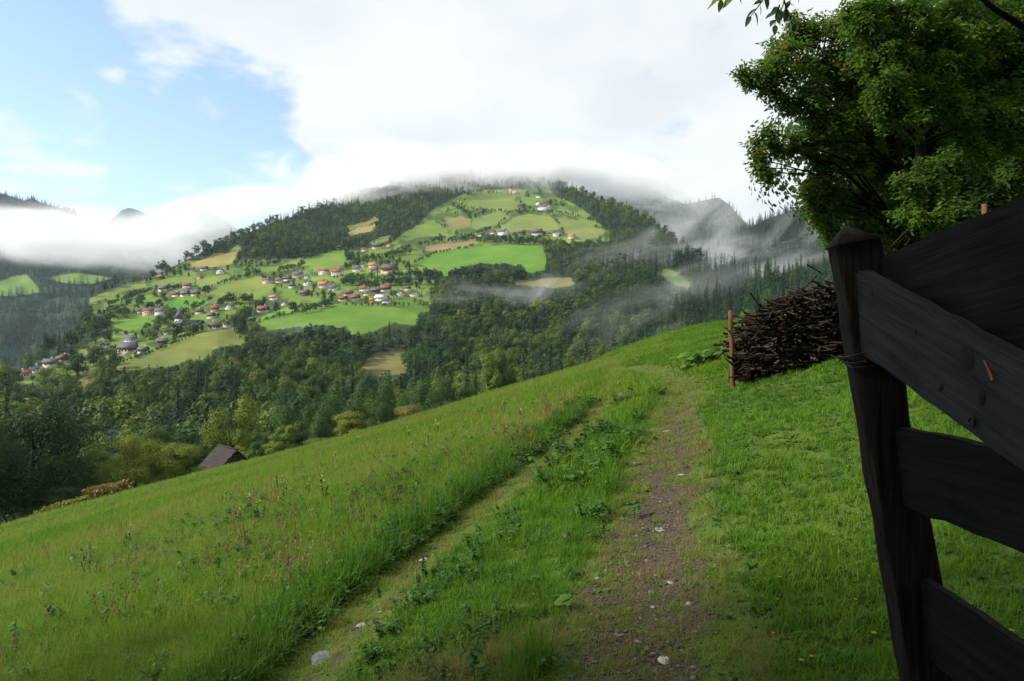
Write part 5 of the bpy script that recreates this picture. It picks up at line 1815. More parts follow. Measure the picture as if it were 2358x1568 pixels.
# ------------------------------------------------------------------ the big trees by the gate
def leafy_tree(name, lab, base, y_trunk, clumps, tint, seed, trunk_px, leaf=0.085, dens=1.0, rad=0.17, nleaflet=4, yel=0.04):
    """clumps: (u, v, radius px, distance); trunk_px: (u, v, distance) from the foot upwards"""
    r = np.random.default_rng(seed)
    tp = np.array([unproject(u, v, d) for u, v, d in trunk_px])
    foot = tp[0].copy(); foot[2] = float(fg(foot[0], foot[1])) - 0.2
    tp = np.concatenate([[foot], tp[1:]])
    root = empty(name, foot, 0)
    tag(root, lab, 'tree')
    mb = MB()
    rr = np.linspace(1.25, 0.35, len(tp)) * rad
    mb.tube(tp - foot, rr, 9)
    link('trunk', mb.mesh('trunk', M['bark'], True, attr=None), root)
    C, D, Nn, S, Lv = [], [], [], [], []
    limbs = MB()
    for (u, v, rp, d) in clumps:
        c = unproject(u, v, d)
        rc = rp / FPX * d
        # limb from the trunk to the clump, then twigs
        dist = np.abs(tp[:, 2] - (c[2] - 0.6 * np.linalg.norm(c[:2] - tp[-1][:2])))
        k = int(np.argmin(dist)); a = tp[max(1, k)]
        mid = (a + c) / 2 + np.array([0, 0, 0.10 * np.linalg.norm(c - a)]) + r.normal(size=3) * 0.12
        limbs.tube([a - foot, mid - foot, c - foot], [rad * 0.26, rad * 0.13, 0.008], 6)
        nt = max(6, int(13 * rc / 0.5))
        for _ in range(nt):
            e = c + rand_dir(r, 1)[0] * rc * np.array([1, 0.9, 0.85]) * r.uniform(0.6, 1.08)
            m2 = (c + e) / 2 + np.array([0, 0, 0.08 * rc]) + r.normal(size=3) * 0.04
            limbs.tube([c - foot, m2 - foot, e - foot], [0.011, 0.008, 0.003], 4)
            # sprays of leaflets along the twig
            ns = max(6, int(34 * dens * rc / 0.5))
            t = r.uniform(0.15, 1.1, ns)[:, None]
            base_ = c * (1 - t) ** 2 + 2 * m2 * t * (1 - t) + e * t ** 2 + r.normal(size=(ns, 3)) * 0.09 * rc
            ax = norm(norm(e - c) * 0.6 + rand_dir(r, ns) + np.array([0, 0, -0.45]))
            up = norm(np.array([0, 0, 1.0]) + rand_dir(r, ns) * 0.7)
            side = norm(np.cross(ax, up))
            tone = np.clip(0.5 + r.normal() * 0.16 + r.normal(size=ns) * 0.12, 0, 1)
            tone = np.where(r.uniform(size=ns) < yel, r.uniform(1.25, 1.6), tone)
            for q in range(nleaflet):
                f = (q + 0.5) / nleaflet
                sg = -1 if q % 2 else 1
                C.append(base_ + ax * leaf * 2.3 * f + side * sg * leaf * 0.42 - np.array([0, 0, leaf * 0.25 * f]))
                D.append(ax * 0.6 + side * sg + np.array([0, 0, -0.25]))
                Nn.append(up + r.normal(size=(ns, 3)) * 0.25)
                S.append(leaf * r.uniform(0.75, 1.25, ns))
                Lv.append(tone)
    link('limb', limbs.mesh('limb', M['bark'], True, attr=None), root)
    C, D, Nn, S, Lv = map(np.concatenate, (C, D, Nn, S, Lv))
    v, q = leaf_quads(C - foot, D, Nn, S, S * 0.46, 0.06)
    cr_ = link('crown', make_mesh('crown', v, [q], M['ash_leaf'], False, {'lv': np.repeat(Lv, 4)}), root)
    cr_['tint'] = tint
    return root


T1 = [(1780, 165, 50, 13.6), (1735, 168, 34, 13.5), (1715, 165, 18, 13.4), (1745, 205, 26, 13.6), (1800, 112, 52, 13.8), (1850, 92, 58, 14.0), (1830, 60, 26, 14), (1895, 150, 80, 14.2), (1850, 205, 52, 13.8), (1815, 228, 34, 13.7), (1880, 262, 52, 14), (1855, 250, 30, 13.8),
      (1950, 120, 66, 14.4), (1960, 200, 80, 14.2), (1935, 300, 58, 14.0), (1895, 318, 38, 13.8), (1965, 372, 58, 14.2), (1915, 372, 38, 13.9), (1870, 410, 42, 13.8), (1900, 440, 44, 13.8), (1862, 450, 26, 13.7), (1940, 458, 56, 14.0), (1905, 500, 40, 13.8), (1880, 478, 30, 13.8), (1990, 478, 60, 14.2), (1930, 530, 36, 13.8), (1990, 535, 44, 14), (2040, 520, 54, 14.2),
      (1748, 330, 30, 13.2), (1738, 362, 22, 13.2), (1755, 385, 22, 13.2), (1778, 398, 16, 13.2), (1790, 328, 28, 13.3), (1775, 302, 18, 13.2), (1822, 322, 24, 13.4), (1830, 345, 22, 13.4), (1858, 338, 28, 13.6), (2010, 280, 66, 14.4), (2030, 400, 60, 14.4), (2070, 480, 56, 14.5), (1925, 60, 40, 14.3), (1870, 350, 30, 13.8)]
T2 = [(1985, 42, 70, 11.4), (2040, 90, 84, 11.4), (1995, 20, 44, 11.2), (2075, 30, 80, 11.6), (2060, 175, 78, 11.4), (2040, 215, 50, 11.3), (2090, 260, 58, 11.4), (2140, 110, 100, 11.8), (2130, 210, 60, 11.6), (2200, 50, 100, 12.0), (2220, 160, 100, 12.0), (2180, 260, 60, 11.8), (2290, 60, 100, 12.2), (2310, 170, 100, 12.2), (2010, 130, 50, 11.3), (2380, 110, 110, 12.2), (2260, 250, 76, 12.0), (2250, 340, 60, 12), (2345, 300, 70, 12), (2105, 480, 44, 11.4), (2128, 405, 42, 11.4), (2160, 515, 40, 11.4), (2090, 420, 36, 11.4), (2170, 440, 46, 11.5)]
T3 = [(2250, 300, 110, 15.0), (2340, 260, 110, 15.2), (2320, 390, 110, 15.0), (2210, 400, 84, 14.8), (2150, 330, 66, 15.2), (2090, 330, 60, 15.2), (2240, 470, 80, 14.6), (2180, 480, 66, 14.8), (2120, 440, 60, 15.2), (2330, 480, 80, 14.6), (2160, 530, 60, 14.8), (2400, 330, 110, 15.0), (2080, 420, 54, 15.4), (2420, 440, 110, 15), (2100, 520, 50, 15.2), (2400, 200, 120, 15.4), (2200, 180, 110, 15.8), (2100, 130, 100, 15.8), (2310, 90, 120, 15.8), (2020, 340, 50, 15.2), (2060, 260, 66, 15.4), (2085, 505, 44, 14.0), (2200, 495, 60, 13.6), (2290, 455, 64, 13.6), (2185, 380, 56, 13.6), (2330, 400, 66, 13.6), (2130, 470, 44, 13.8), (2240, 540, 50, 13.6)]
leafy_tree('ash_tree', 'olive leaved tree reaching out over the valley beside the brushwood heap', None, 14, T1, 0.66, 41, [(2080, 760, 14.2), (2086, 540, 14.2), (2072, 400, 14.3), (2040, 260, 14.4), (1985, 130, 14.4), (1940, 20, 14.4)], 0.105, 0.9, 0.15, 4, 0.10)
leafy_tree('ash_tree', 'fresh green tree drooping in front of the other gate trees', None, 11.5, T2, 0.66, 42, [(2150, 720, 11.8), (2138, 530, 11.8), (2118, 330, 11.9), (2108, 180, 12), (2130, -60, 12), (2180, -260, 12)], 0.09, 1.15, 0.095, 4, 0.015)
leafy_tree('ash_tree', 'deep shaded tree filling the corner behind the gate', None, 15, T3, 0.50, 43, [(2170, 700, 15), (2165, 500, 15), (2160, 300, 15), (2180, 100, 15.2), (2220, -100, 15.2)], 0.12, 1.0, 0.2, 4, 0.02)
# understory and back row of the wood on the bank
for k, (u, y, H, R, t, lab) in enumerate([(2230, 20, 11, 4.2, 0.16, 'dark tree of the wood behind the gate, by the corner'), (2480, 16, 12, 4.6, 0.16, 'dark tree of the wood farther along the bank'), (2060, 24, 7.5, 3.0, 0.26, 'low leafy tree under the big ones behind the heap'),
                                          (2620, 24, 13, 5.0, 0.2, 'tall tree deeper in the wood on the bank'), (2330, 28, 12, 4.6, 0.18, 'tall shaded tree deep in the wood behind the gate'), (2165, 21, 5.0, 2.4, 0.22, 'low shaded tree right behind the gate trunks')]):
    x = (u - CX) / FPX * y
    pr = CREST_PROTO[k % 5]
    z = float(fg(x, y))
    root = empty('broadleaf_tree', (x, y, z - .1), k * 1.3)
    s = H / 14; w = R / [5.6, 4.4, 3.4, 6.6, 5.0][k % 5]
    root.scale = (w, w, s)
    tag(root, lab, 'tree', 'trees of the wood behind the gate')
    cr_ = link('crown', pr[0], root); cr_['tint'] = t
    link('trunk', pr[1], root)

# ------------------------------------------------------------------ the ash above us: one hanging branch in view, its crown shades the gate
def near_leaf_mesh():
    n = 7
    t = np.linspace(0, 1, n)
    w = 0.5 * np.sin(np.pi * t ** 0.8) ** 0.9 * 0.46
    V, Qd = [], []
    for i in range(n):
        z = -0.18 * t[i] ** 2
        V += [(t[i], -w[i], z + abs(w[i]) * 0.28), (t[i], 0, z), (t[i], w[i], z + abs(w[i]) * 0.28)]
    for i in range(n - 1):
        a = i * 3
        Qd += [(a, a + 3, a + 4, a + 1), (a + 1, a + 4, a + 5, a + 2)]
    return make_mesh('leaf', V, [np.array(Qd)], M['ash_leaf'], True, {'lv': np.full(len(V), 0.5)})


def near_ash():
    foot = np.array([3.4, -1.6, float(fg(3.4, -1.6)) - .2])
    root = empty('ash_tree', foot, 0)
    tag(root, 'ash tree whose leafy twigs hang into the view at the top', 'tree')
    r = np.random.default_rng(12)
    mb = MB()
    mb.tube([(0, 0, 0), (0.05, 0.1, 2.2), (-0.1, 0.3, 4.2), (-0.3, 0.8, 6.2), (-0.4, 1.0, 8.6)], [0.24, 0.19, 0.16, 0.12, 0.05], 9)
    link('trunk', mb.mesh('trunk', M['bark'], True, attr=None), root)
    LM = near_leaf_mesh()
    br_pts = [np.array([-0.25, 0.7, 5.6]) + foot, np.array([2.6, 1.6, 4.9]), np.array([2.2, 3.2, 4.25]), unproject(1860, -70, 4.4), unproject(1800, -16, 4.4)]
    mb = MB(); mb.tube([p - foot for p in br_pts], [0.07, 0.05, 0.03, 0.012, 0.006], 7)
    br = link('branch', mb.mesh('branch', M['bark'], True, attr=None), root)
    twigs = [[(1780, -40), (1760, -4), (1738, 26), (1726, 40)], [(1800, -20), (1812, 24), (1822, 44), (1838, 54)], [(1795, 12), (1788, 32), (1784, 62)], [(1780, -60), (1700, -26), (1672, -6), (1650, 2)], [(1700, -30), (1690, -8)], [(1870, -60), (1836, -20), (1816, 6)]]
    cols_ = [0.30, 0.36, 0.30, 0.82, 0.60, 0.34]
    for tw, tint in zip(twigs, cols_):
        P = [unproject(u, v, 4.4 + r.normal() * 0.05) for u, v in tw]
        v, q = tube([p - foot for p in P], np.linspace(0.006, 0.002, len(P)), 5)
        t_ = link('twig', make_mesh('twig', v, [q], M['bark'], True), br)
        P = np.array(P)
        seg = np.linalg.norm(np.diff(P, axis=0), axis=1); cum = np.concatenate([[0], np.cumsum(seg)])
        nl = max(4, int(cum[-1] / 0.030))
        for k in range(nl):
            s = cum[-1] * (k + 0.6) / nl
            p = np.array([np.interp(s, cum, P[:, i]) for i in range(3)])
            d = norm(P[-1] - P[0])
            sg = -1 if k % 2 else 1
            side = norm(np.cross(d, np.array([0, 1.0, 0]))) * sg
            ax = norm(d * 0.8 + side * (0.9 if k < nl - 1 else 0.1) + np.array([0, 0, -0.45]) + r.normal(size=3) * 0.25)
            up = norm(np.array([0.1, -0.55, 0.8]) + r.normal(size=3) * 0.35)
            X = Vector(ax); Z_ = Vector(up); Yv = Z_.cross(X).normalized(); Z_ = X.cross(Yv)
            o = link('leaf', LM, br)
            L_ = r.uniform(0.065, 0.095)
            Mx = Matrix(((X.x, Yv.x, Z_.x, 0), (X.y, Yv.y, Z_.y, 0), (X.z, Yv.z, Z_.z, 0), (0, 0, 0, 1)))
            o.matrix_local = Matrix.Translation(Vector(p - foot)) @ Mx @ Matrix.Scale(L_, 4)
            o['tint'] = float(np.clip(tint + r.normal() * 0.06, 0, 1))
    # a bare dark bough that crosses the upper corner
    pts = [unproject(2470, 110, 5.2), unproject(2358, 62, 5.0), unproject(2290, 20, 4.9), unproject(2230, -30, 4.9)]
    v, q = tube([p - foot for p in [np.array([-0.3, 0.8, 5.4]) + foot] + pts], [0.07, 0.035, 0.026, 0.02, 0.014], 7)
    link('bough', make_mesh('bough', v, [q], M['bark'], True), root)
    # crown overhead and behind us
    C, D, Nn, Lv = [], [], [], []
    for k in range(46):
        c = np.array([r.uniform(-5.2, 4.5), r.uniform(-5.5, 2.0), r.uniform(4.2, 9.6)])
        w = c + foot
        if w[2] < EYE + 0.60 * max(w[1], 0) + 2.2: continue
        n = 420
        d = rand_dir(r, n) * r.uniform(0.3, 1.0, n)[:, None] ** 0.5
        C.append(c + d * np.array([1.25, 1.25, 0.8])); D.append(rand_dir(r, n) + np.array([0, 0, -.4])); Nn.append(rand_dir(r, n) * .8 + np.array([0, 0, 1])); Lv.append(np.clip(0.5 + r.normal(size=n) * .15, 0, 1))
    C, D, Nn, Lv = map(np.concatenate, (C, D, Nn, Lv))
    s = r.uniform(0.12, 0.22, len(C))
    v, q = leaf_quads(C, D, Nn, s, s * .5)
    cr_ = link('crown', make_mesh('crown', v, [q], M['ash_leaf'], False, {'lv': np.repeat(Lv, 4)}), root)
    cr_['tint'] = 0.4


near_ash()
# trees standing behind us on the lower side: they keep the foot of the track in shade
for k, (x, y, H, R, lab) in enumerate([(2.5, -9.5, 13, 4.8, 'shade tree of the wood straight behind the view'), (8.5, -6.0, 14, 5.0, 'shade tree uphill behind the gate, outside the view'), (-3.5, -12.0, 15, 5.2, 'shade tree farther back along the track'), (-9.5, -4.5, 17, 5.6, 'shade tree behind the camera beside the lower track side'), (-14.5, -1.5, 18, 5.8, 'shade tree beside the meadow, outside the view'), (-15, -8.5, 17, 5.4, 'tall shade tree farther behind the track'), (-21.5, 2.0, 15, 5.4, 'shade tree low on the meadow slope outside the view')]):
    pr = CREST_PROTO[[0, 4, 3, 0, 3, 4, 0][k]]
    w = R / [5.6, 5.0, 6.6, 5.6, 6.6, 5.0, 5.6][k]
    root = empty('broadleaf_tree', (x, y, float(fg(x, y)) - .2), k * 2.1)
    root.scale = (w, w, H / 14)
    tag(root, lab, 'tree', 'shade trees behind the track')
    cr_ = link('crown', pr[0], root); cr_['tint'] = 0.3
    link('trunk', pr[1], root)
# ------------------------------------------------------------------ grass and herbs
def blades(r, n, spread, h0, h1, w, lean, segs=3, lvlo=0.2, lvhi=0.8, tipdry=0.0):
    """n bent blades rooted within spread"""
    a = r.uniform(0, 2 * math.pi, n)
    rad = spread * np.sqrt(r.uniform(0, 1, n))
    base = np.stack([np.cos(a) * rad, np.sin(a) * rad, np.zeros(n)], 1)
    h = r.uniform(h0, h1, n)
    la = r.uniform(0, 2 * math.pi, n)
    ld = np.stack([np.cos(la), np.sin(la), np.zeros(n)], 1)
    ln = np.abs(r.normal(size=n)) * lean + 0.05
    sa = la + math.pi / 2 + r.normal(size=n) * 0.5
    sd = np.stack([np.cos(sa), np.sin(sa), np.zeros(n)], 1)
    V, Lv = [], []
    t = np.linspace(0, 1, segs + 1)
    tone = r.uniform(lvlo, lvhi, n)
    for k in t:
        c = base + ld * (h * ln * k ** 1.8)[:, None]
        c[:, 2] = h * (k - 0.35 * ln * k ** 2.2)
        ww = (w * (1 - k) ** 0.6 * h ** 0.3 * 0.5)[:, None] if not np.isscalar(w) else w * max(0.04, (1 - k)) ** 0.6 * 0.5
        V.append(np.stack([c - sd * ww, c + sd * ww], 1))
        Lv.append(np.stack([tone + 0.25 * (k - 0.4) + tipdry * max(0, k - .6)] * 2, 1))
    V = np.stack(V, 1)                               # n, segs+1, 2, 3
    Lv = np.stack(Lv, 1)
    Qd = []
    ids = np.arange(n * (segs + 1) * 2).reshape(n, segs + 1, 2)
    for k in range(segs):
        Qd.append(np.stack([ids[:, k, 0], ids[:, k, 1], ids[:, k + 1, 1], ids[:, k + 1, 0]], -1))
    return V.reshape(-1, 3), np.concatenate(Qd), Lv.reshape(-1)


def tuft(name, seed, parts, mat='grass'):
    r = np.random.default_rng(seed)
    mb = MB()
    for p in parts:
        v, q, lv = blades(r, *p)
        mb.add(v, q, a=lv)
    return mb.mesh(name, M[mat], True)


def herb_mesh(name, seed, n, size, width, spread, rise, mat='herb'):
    """low broad leaves rising and arching from a centre"""
    r = np.random.default_rng(seed)
    mb = MB()
    for i in range(n):
        a = r.uniform(0, 6.28); el = r.uniform(*rise)
        L_ = size * r.uniform(0.6, 1.2); w = L_ * width * r.uniform(0.8, 1.2)
        b = np.array([math.cos(a), math.sin(a), 0]) * spread * r.uniform(0, 1)
        d = np.array([math.cos(a) * math.cos(el), math.sin(a) * math.cos(el), math.sin(el)])
        s = np.array([-math.sin(a), math.cos(a), 0])
        up = np.cross(d, s) * -1
        pts = []
        tone = r.uniform(.2, .8)
        for t, ww in ((0, .10), (0.3, .85), (0.62, 1.0), (1.0, 0.05)):
            c = b + d * L_ * t + np.array([0, 0, -0.40 * L_ * t ** 2.2])
            pts.append((c - s * w * ww * .5 + np.array([0, 0, w * ww * .14]), c, c + s * w * ww * .5 + np.array([0, 0, w * ww * .14])))
        V = np.array(pts).reshape(-1, 3)
        Qd = []
        for k in range(3):
            q0 = k * 3
            Qd += [(q0, q0 + 3, q0 + 4, q0 + 1), (q0 + 1, q0 + 4, q0 + 5, q0 + 2)]
        mb.add(V, Qd, a=tone)
    return mb.mesh(name, M[mat], True)


def leafy_stems(name, seed, nst, h, leaf, mat='herb'):
    """nettle and clover like clumps: stems with pairs of leaves"""
    r = np.random.default_rng(seed)
    mb = MB()
    for i in range(nst):
        b = np.array([r.normal() * 0.07, r.normal() * 0.07, 0])
        top = b + np.array([r.normal() * 0.06, r.normal() * 0.06, h * r.uniform(0.5, 1.1)])
        mb.tube([b, (b + top) / 2 + r.normal(size=3) * 0.01, top], [0.003, 0.0025, 0.0015], 3, a=.4)
        n = int(h * r.uniform(0.5, 1.0) / leaf * 4.0) + 3
        t = r.uniform(0.15, 1.0, n)[:, None]
        c = b + (top - b) * t
        d = rand_dir(r, n); d[:, 2] = -0.25 + 0.3 * d[:, 2]
        d = norm(d)
        s = leaf * r.uniform(0.7, 1.3, n)
        nn = np.array([0, 0, 1.0]) + rand_dir(r, n) * .5
        v, q = leaf_quads(c + d * s[:, None] * .5, d, nn, s, s * .62, 0.05)
        mb.add(v, q, a=np.repeat(r.uniform(.2, .85, n), 4))
    return mb.mesh(name, M[mat], True)


def seed_heads(name, seed, n, h, mat):
    r = np.random.default_rng(seed)
    mb = MB()
    for i in range(n):
        b = np.array([r.normal() * 0.09, r.normal() * 0.09, 0])
        hh = h * r.uniform(.65, 1.1)
        l = r.normal(size=2) * .13 * hh
        top = b + np.array([l[0], l[1], hh])
        v, q = tube([b, b + np.array([l[0] * .3, l[1] * .3, hh * .55]), top], [0.0018, 0.0015, 0.001], 3)
        mb.add(v, q, a=.45)
        m = 14
        c = top + np.stack([r.normal(size=m) * .010, r.normal(size=m) * .010, -r.uniform(0, .10, m)], 1)
        v, q = leaf_quads(c, rand_dir(r, m) * .5 + np.array([0, 0, 1.]), rand_dir(r, m), .022, .010)
        mb.add(v, q, a=np.repeat(r.uniform(.3, .8, m), 4))
    return mb.mesh(name, M[mat], True)


M['seedhead'] = leaf_material('seedhead', [(0.0, (0.10, 0.045, 0.030)), (0.5, (0.20, 0.110, 0.060)), (1.0, (0.30, 0.21, 0.11))], 0.6, 0.25, 0.8, 0.1)
TUFTS = [
    tuft('t00_lawn', 1, [(46, 0.085, 0.03, 0.085, 0.0050, 0.55, 3, .25, .75)]),
    tuft('t01_lawn', 2, [(40, 0.085, 0.025, 0.070, 0.0055, 0.75, 3, .25, .8), (6, .08, .03, .07, .004, .6, 3, .9, 1.0)]),
    tuft('t02_meadow', 3, [(52, 0.10, 0.06, 0.19, 0.0046, 0.55, 4, .15, .8)]),
    tuft('t03_meadow', 4, [(46, 0.10, 0.06, 0.20, 0.0046, 0.8, 4, .2, .85), (5, .09, .12, .26, .003, .5, 3, .85, 1.05)]),
    tuft('t04_lush', 5, [(44, 0.10, 0.16, 0.34, 0.0075, 0.85, 4, .1, .6)]),
    tuft('t05_dry', 6, [(26, 0.09, 0.05, 0.13, 0.0035, 0.6, 3, .75, 1.2), (10, .08, .05, .10, .005, .7, 3, .3, .7)]),
    herb_mesh('t06_rosette', 7, 9, 0.085, 0.36, 0.02, (0.25, 0.95)),
    herb_mesh('t07_rosette', 8, 12, 0.055, 0.62, 0.05, (0.2, 1.1)),
    leafy_stems('t08_nettle', 9, 7, 0.26, 0.050),
    seed_heads('t09_seed', 10, 9, 0.36, 'seedhead'),
    tuft('t10_far', 11, [(34, 0.26, 0.14, 0.30, 0.016, 0.5, 2, .2, .8)]),
    tuft('t11_far', 12, [(30, 0.26, 0.10, 0.24, 0.018, 0.6, 2, .25, .85), (6, .25, .15, .3, .008, .4, 2, .85, 1.1)]),
    leafy_stems('t12_nettle', 13, 10, 0.17, 0.040),
]
g = np.random.default_rng(99)


def polar_points(n, r0, r1, p, a0=-50, a1=50):
    """density falls as r^-p"""
    e = 2 - p
    uu = g.uniform(size=n)
    rr = (r0 ** e + uu * (r1 ** e - r0 ** e)) ** (1 / e)
    th = np.radians(g.uniform(a0, a1, n))
    return np.sin(th) * rr, np.cos(th) * rr, rr


x, y, rr = polar_points(125000, 1.9, 88, 1.32)
dr, sr = dist_poly(x, y, RUT_R)
dl, sl = dist_poly(x, y, RUT_L)
dr[sr > 0] += 0.0
left = (sl > 0)                                       # beyond the far rut
mid = (~left) & (sr > 0)                              # between the ruts
right = ~left & ~mid
nz = fbm(x / 1.3, y / 1.3, 7, 3); nb = fbm(x / 5.0, y / 5.0, 8, 3); nf = fbm(x / 14, y / 14, 15, 3)
n = len(x)
u_ = g.uniform(size=n)
idx = np.zeros(n, dtype=int)
sc = np.ones(n)
tint = 0.52 + (nb - 0.5) * 0.5 + (nz - .5) * .25 + g.normal(size=n) * 0.10
keep = np.ones(n, dtype=bool)
# mown side by the gate
idx = np.where(right, np.where(u_ < 0.28, 0, np.where(u_ < 0.56, 1, np.where(u_ < 0.92, 7, 6))), idx)
sc = np.where(right, g.uniform(.65, 1.05, n) * (1 + 0.25 * (nz > .55)), sc)
sc = np.where(right & (u_ > .56), sc * .70, sc * np.where(right, .85, 1.0))
tint = np.where(right, tint - 0.06, tint)
# between the ruts
m_ = mid
idx = np.where(m_, np.where(u_ < 0.40, 0, np.where(u_ < 0.60, 1, np.where((u_ < 0.78) & (dl > .75), 2, np.where(u_ < 0.80, 0, np.where(u_ < .825, 12, np.where(u_ < 0.95, 7, 6)))))), idx)
sc = np.where(m_, g.uniform(.7, 1.15, n) * (0.75 + 0.55 * sstep(.4, .65, nz)), sc)
tint = np.where(m_, tint - 0.02, tint)
# russet patch of trampled growth near the foot of the strip
rus = m_ & (np.hypot((x + 0.15) / 0.75, (y - 3.35) / 0.55) < 1 + (nz - .5) * 1.2)
idx = np.where(rus & (u_ < .72), 5, idx); tint = np.where(rus, np.where(u_ < .72, .80, .45) + g.normal(size=n) * .08, tint)
# hay meadow beyond
idx = np.where(left, np.where(u_ < .46, 2, np.where(u_ < .88, 3, np.where(u_ < .884, 9, np.where(u_ < 0.90, 12, np.where(u_ < .97, 7, 6))))), idx)
sc = np.where(left, g.uniform(.75, 1.15, n) * (0.85 + .35 * nz), sc)
red = left & (nf > .62) & (nz > .52) & (rr > 9)
idx = np.where(red & (u_ > .87) & (u_ < .89), 9, idx)
tint = np.where(left, tint + 0.02, tint)
# lush verge along the far rut and tall fringe on the strip
verge = left & (dl > .30) & (dl < 0.30 + .75 * nz)
idx = np.where(verge, np.where(u_ < .70, 4, np.where(u_ < .90, 8, 12)), idx)
sc = np.where(verge, g.uniform(.55, .95, n), sc); tint = np.where(verge, 0.36 + (nz - .5) * .4 + g.normal(size=n) * .06, tint)
fr = mid & (dr > .30) & (dr < .60) & (nz > .52)
idx = np.where(fr, np.where(u_ < .08, 8, np.where(u_ < .5, 4, 2)), idx); sc = np.where(fr, g.uniform(.5, .85, n), sc); tint = np.where(fr, .38 + g.normal(size=n) * .08, tint)
# in the ruts
near_ = 1 - 0.9 * sstep(7, 15, y)
inR = dr < .46 + .35 * (nz - .5)
keep &= ~(inR & (g.uniform(size=n) > .16 + .62 * sstep(.08, .46, dr) + .8 * (1 - near_) + .28 * (nz > .55)))
idx = np.where(inR, np.where(u_ < .45, 5, np.where(u_ < .7, 1, np.where(u_ < .85, 7, 6))), idx); sc = np.where(inR, g.uniform(.4, .75, n), sc)
tint = np.where(inR, .66 + g.normal(size=n) * .12, tint)
inL = dl < .33 + .2 * (nz - .5)
keep &= ~(inL & (g.uniform(size=n) > .42 + .4 * (1 - near_)))
idx = np.where(inL, np.where(u_ < .45, 5, np.where(u_ < .85, 1, 7)), idx); sc = np.where(inL, g.uniform(.45, .8, n), sc)
tint = np.where(inL, .70 + g.normal(size=n) * .12, tint)
# grow with distance so that the cover stays closed
far_ = rr > 16
sw = (np.maximum(rr, 4) / 4) ** 0.55
fidx = np.where(left, np.where(u_ < .50, 10, np.where((u_ < .985) | (nf < .5), 11, 9)), np.where(u_ < .5, 10, 11))
idx = np.where(far_ & ~inR, fidx, idx)
sxy = sc * np.minimum(sw, 4.0)
szz = np.where(far_, np.where(left, g.uniform(.8, 1.25, n), g.uniform(.35, .6, n)), sc * np.minimum(sw, 1.25))
szz = np.where(far_ & inR, g.uniform(.5, .8, n), szz)
sxy = np.where(far_, np.maximum(1.0, rr / 24) * g.uniform(.8, 1.2, n), sxy)
# grass tones: slightly yellower crest strip, pale ripe strip low on the meadow
ripe = left * np.exp(-((y - 33 - 0.2 * x) / 4.5) ** 2) * .14
tint = tint + np.where(left, ripe, 0) + sstep(40, 62, rr) * .06
ok = keep & (np.hypot((x - 5.9) / 2.3, (y - 12.5) / .7) > .9) & (np.hypot(x - 1.23, y - 2.03) > .08)
x, y, idx, sxy, szz, tint, rr = [q[ok] for q in (x, y, idx, sxy, szz, tint, rr)]
n = len(x)
pts = np.stack([x, y, fg(x, y) - 0.004], 1)
rot = np.stack([g.normal(size=n) * .10, g.normal(size=n) * .10 - 0.10, g.uniform(0, 6.28, n)], 1)
scatter('grass', pts, rot, np.stack([sxy, sxy, szz], 1), idx, TUFTS, np.clip(tint, 0, 1), 'stuff', 'grass and meadow herbs on the near hillside')

# pebbles in the ruts
def pebble(name, seed):
    r = np.random.default_rng(seed)
    import bmesh
    bm = bmesh.new(); bmesh.ops.create_icosphere(bm, subdivisions=1, radius=0.5)
    for v in bm.verts: v.co = Vector(np.array(v.co) * (1 + r.normal() * .16) * np.array([1.2, 0.9, 0.55]))
    me = bpy.data.meshes.new(name); bm.to_mesh(me); bm.free(); me.materials.append(M['pebble'])
    return me


m, nt, out = new_mat('pebble')
t_ = attr(nt, 'tint', 'INSTANCER')
finish(nt, out, ramp(nt, t_, [(0.0, (0.034, 0.028, 0.020)), (0.5, (0.095, 0.082, 0.062)), (0.85, (0.18, 0.16, 0.13)), (1.0, (0.42, 0.39, 0.36))]), 0.8, spec=0.3)
M['pebble'] = m
PB_ = [pebble('pebble%d' % i, 60 + i) for i in range(4)]
def along(P, n, w, ymax):
    seg = np.hypot(*np.diff(P, axis=0).T); cum = np.concatenate([[0], np.cumsum(seg)])
    s = g.uniform(0, 1, n) ** 1.6 * cum[-1]
    return np.interp(s, cum, P[:, 0]) + g.normal(size=n) * w, np.interp(s, cum, P[:, 1]) + g.normal(size=n) * w * .4
xa, ya = along(RUT_R, 11000, .24, 20)
xb, yb = along(RUT_L, 900, .12, 20)
x = np.concatenate([xa, xb]); y = np.concatenate([ya, yb]); n = len(x)
s = 0.009 + 0.022 * g.uniform(0, 1, n) ** 4
scatter('gravel', np.stack([x, y, fg(x, y) + s * .12], 1), np.stack([g.normal(size=n) * .2, g.normal(size=n) * .2, g.uniform(0, 6.28, n)], 1), s, g.integers(0, 4, n), PB_, g.uniform(0, .9, n) ** 1.9, 'stuff', 'loose gravel in the wheel ruts')

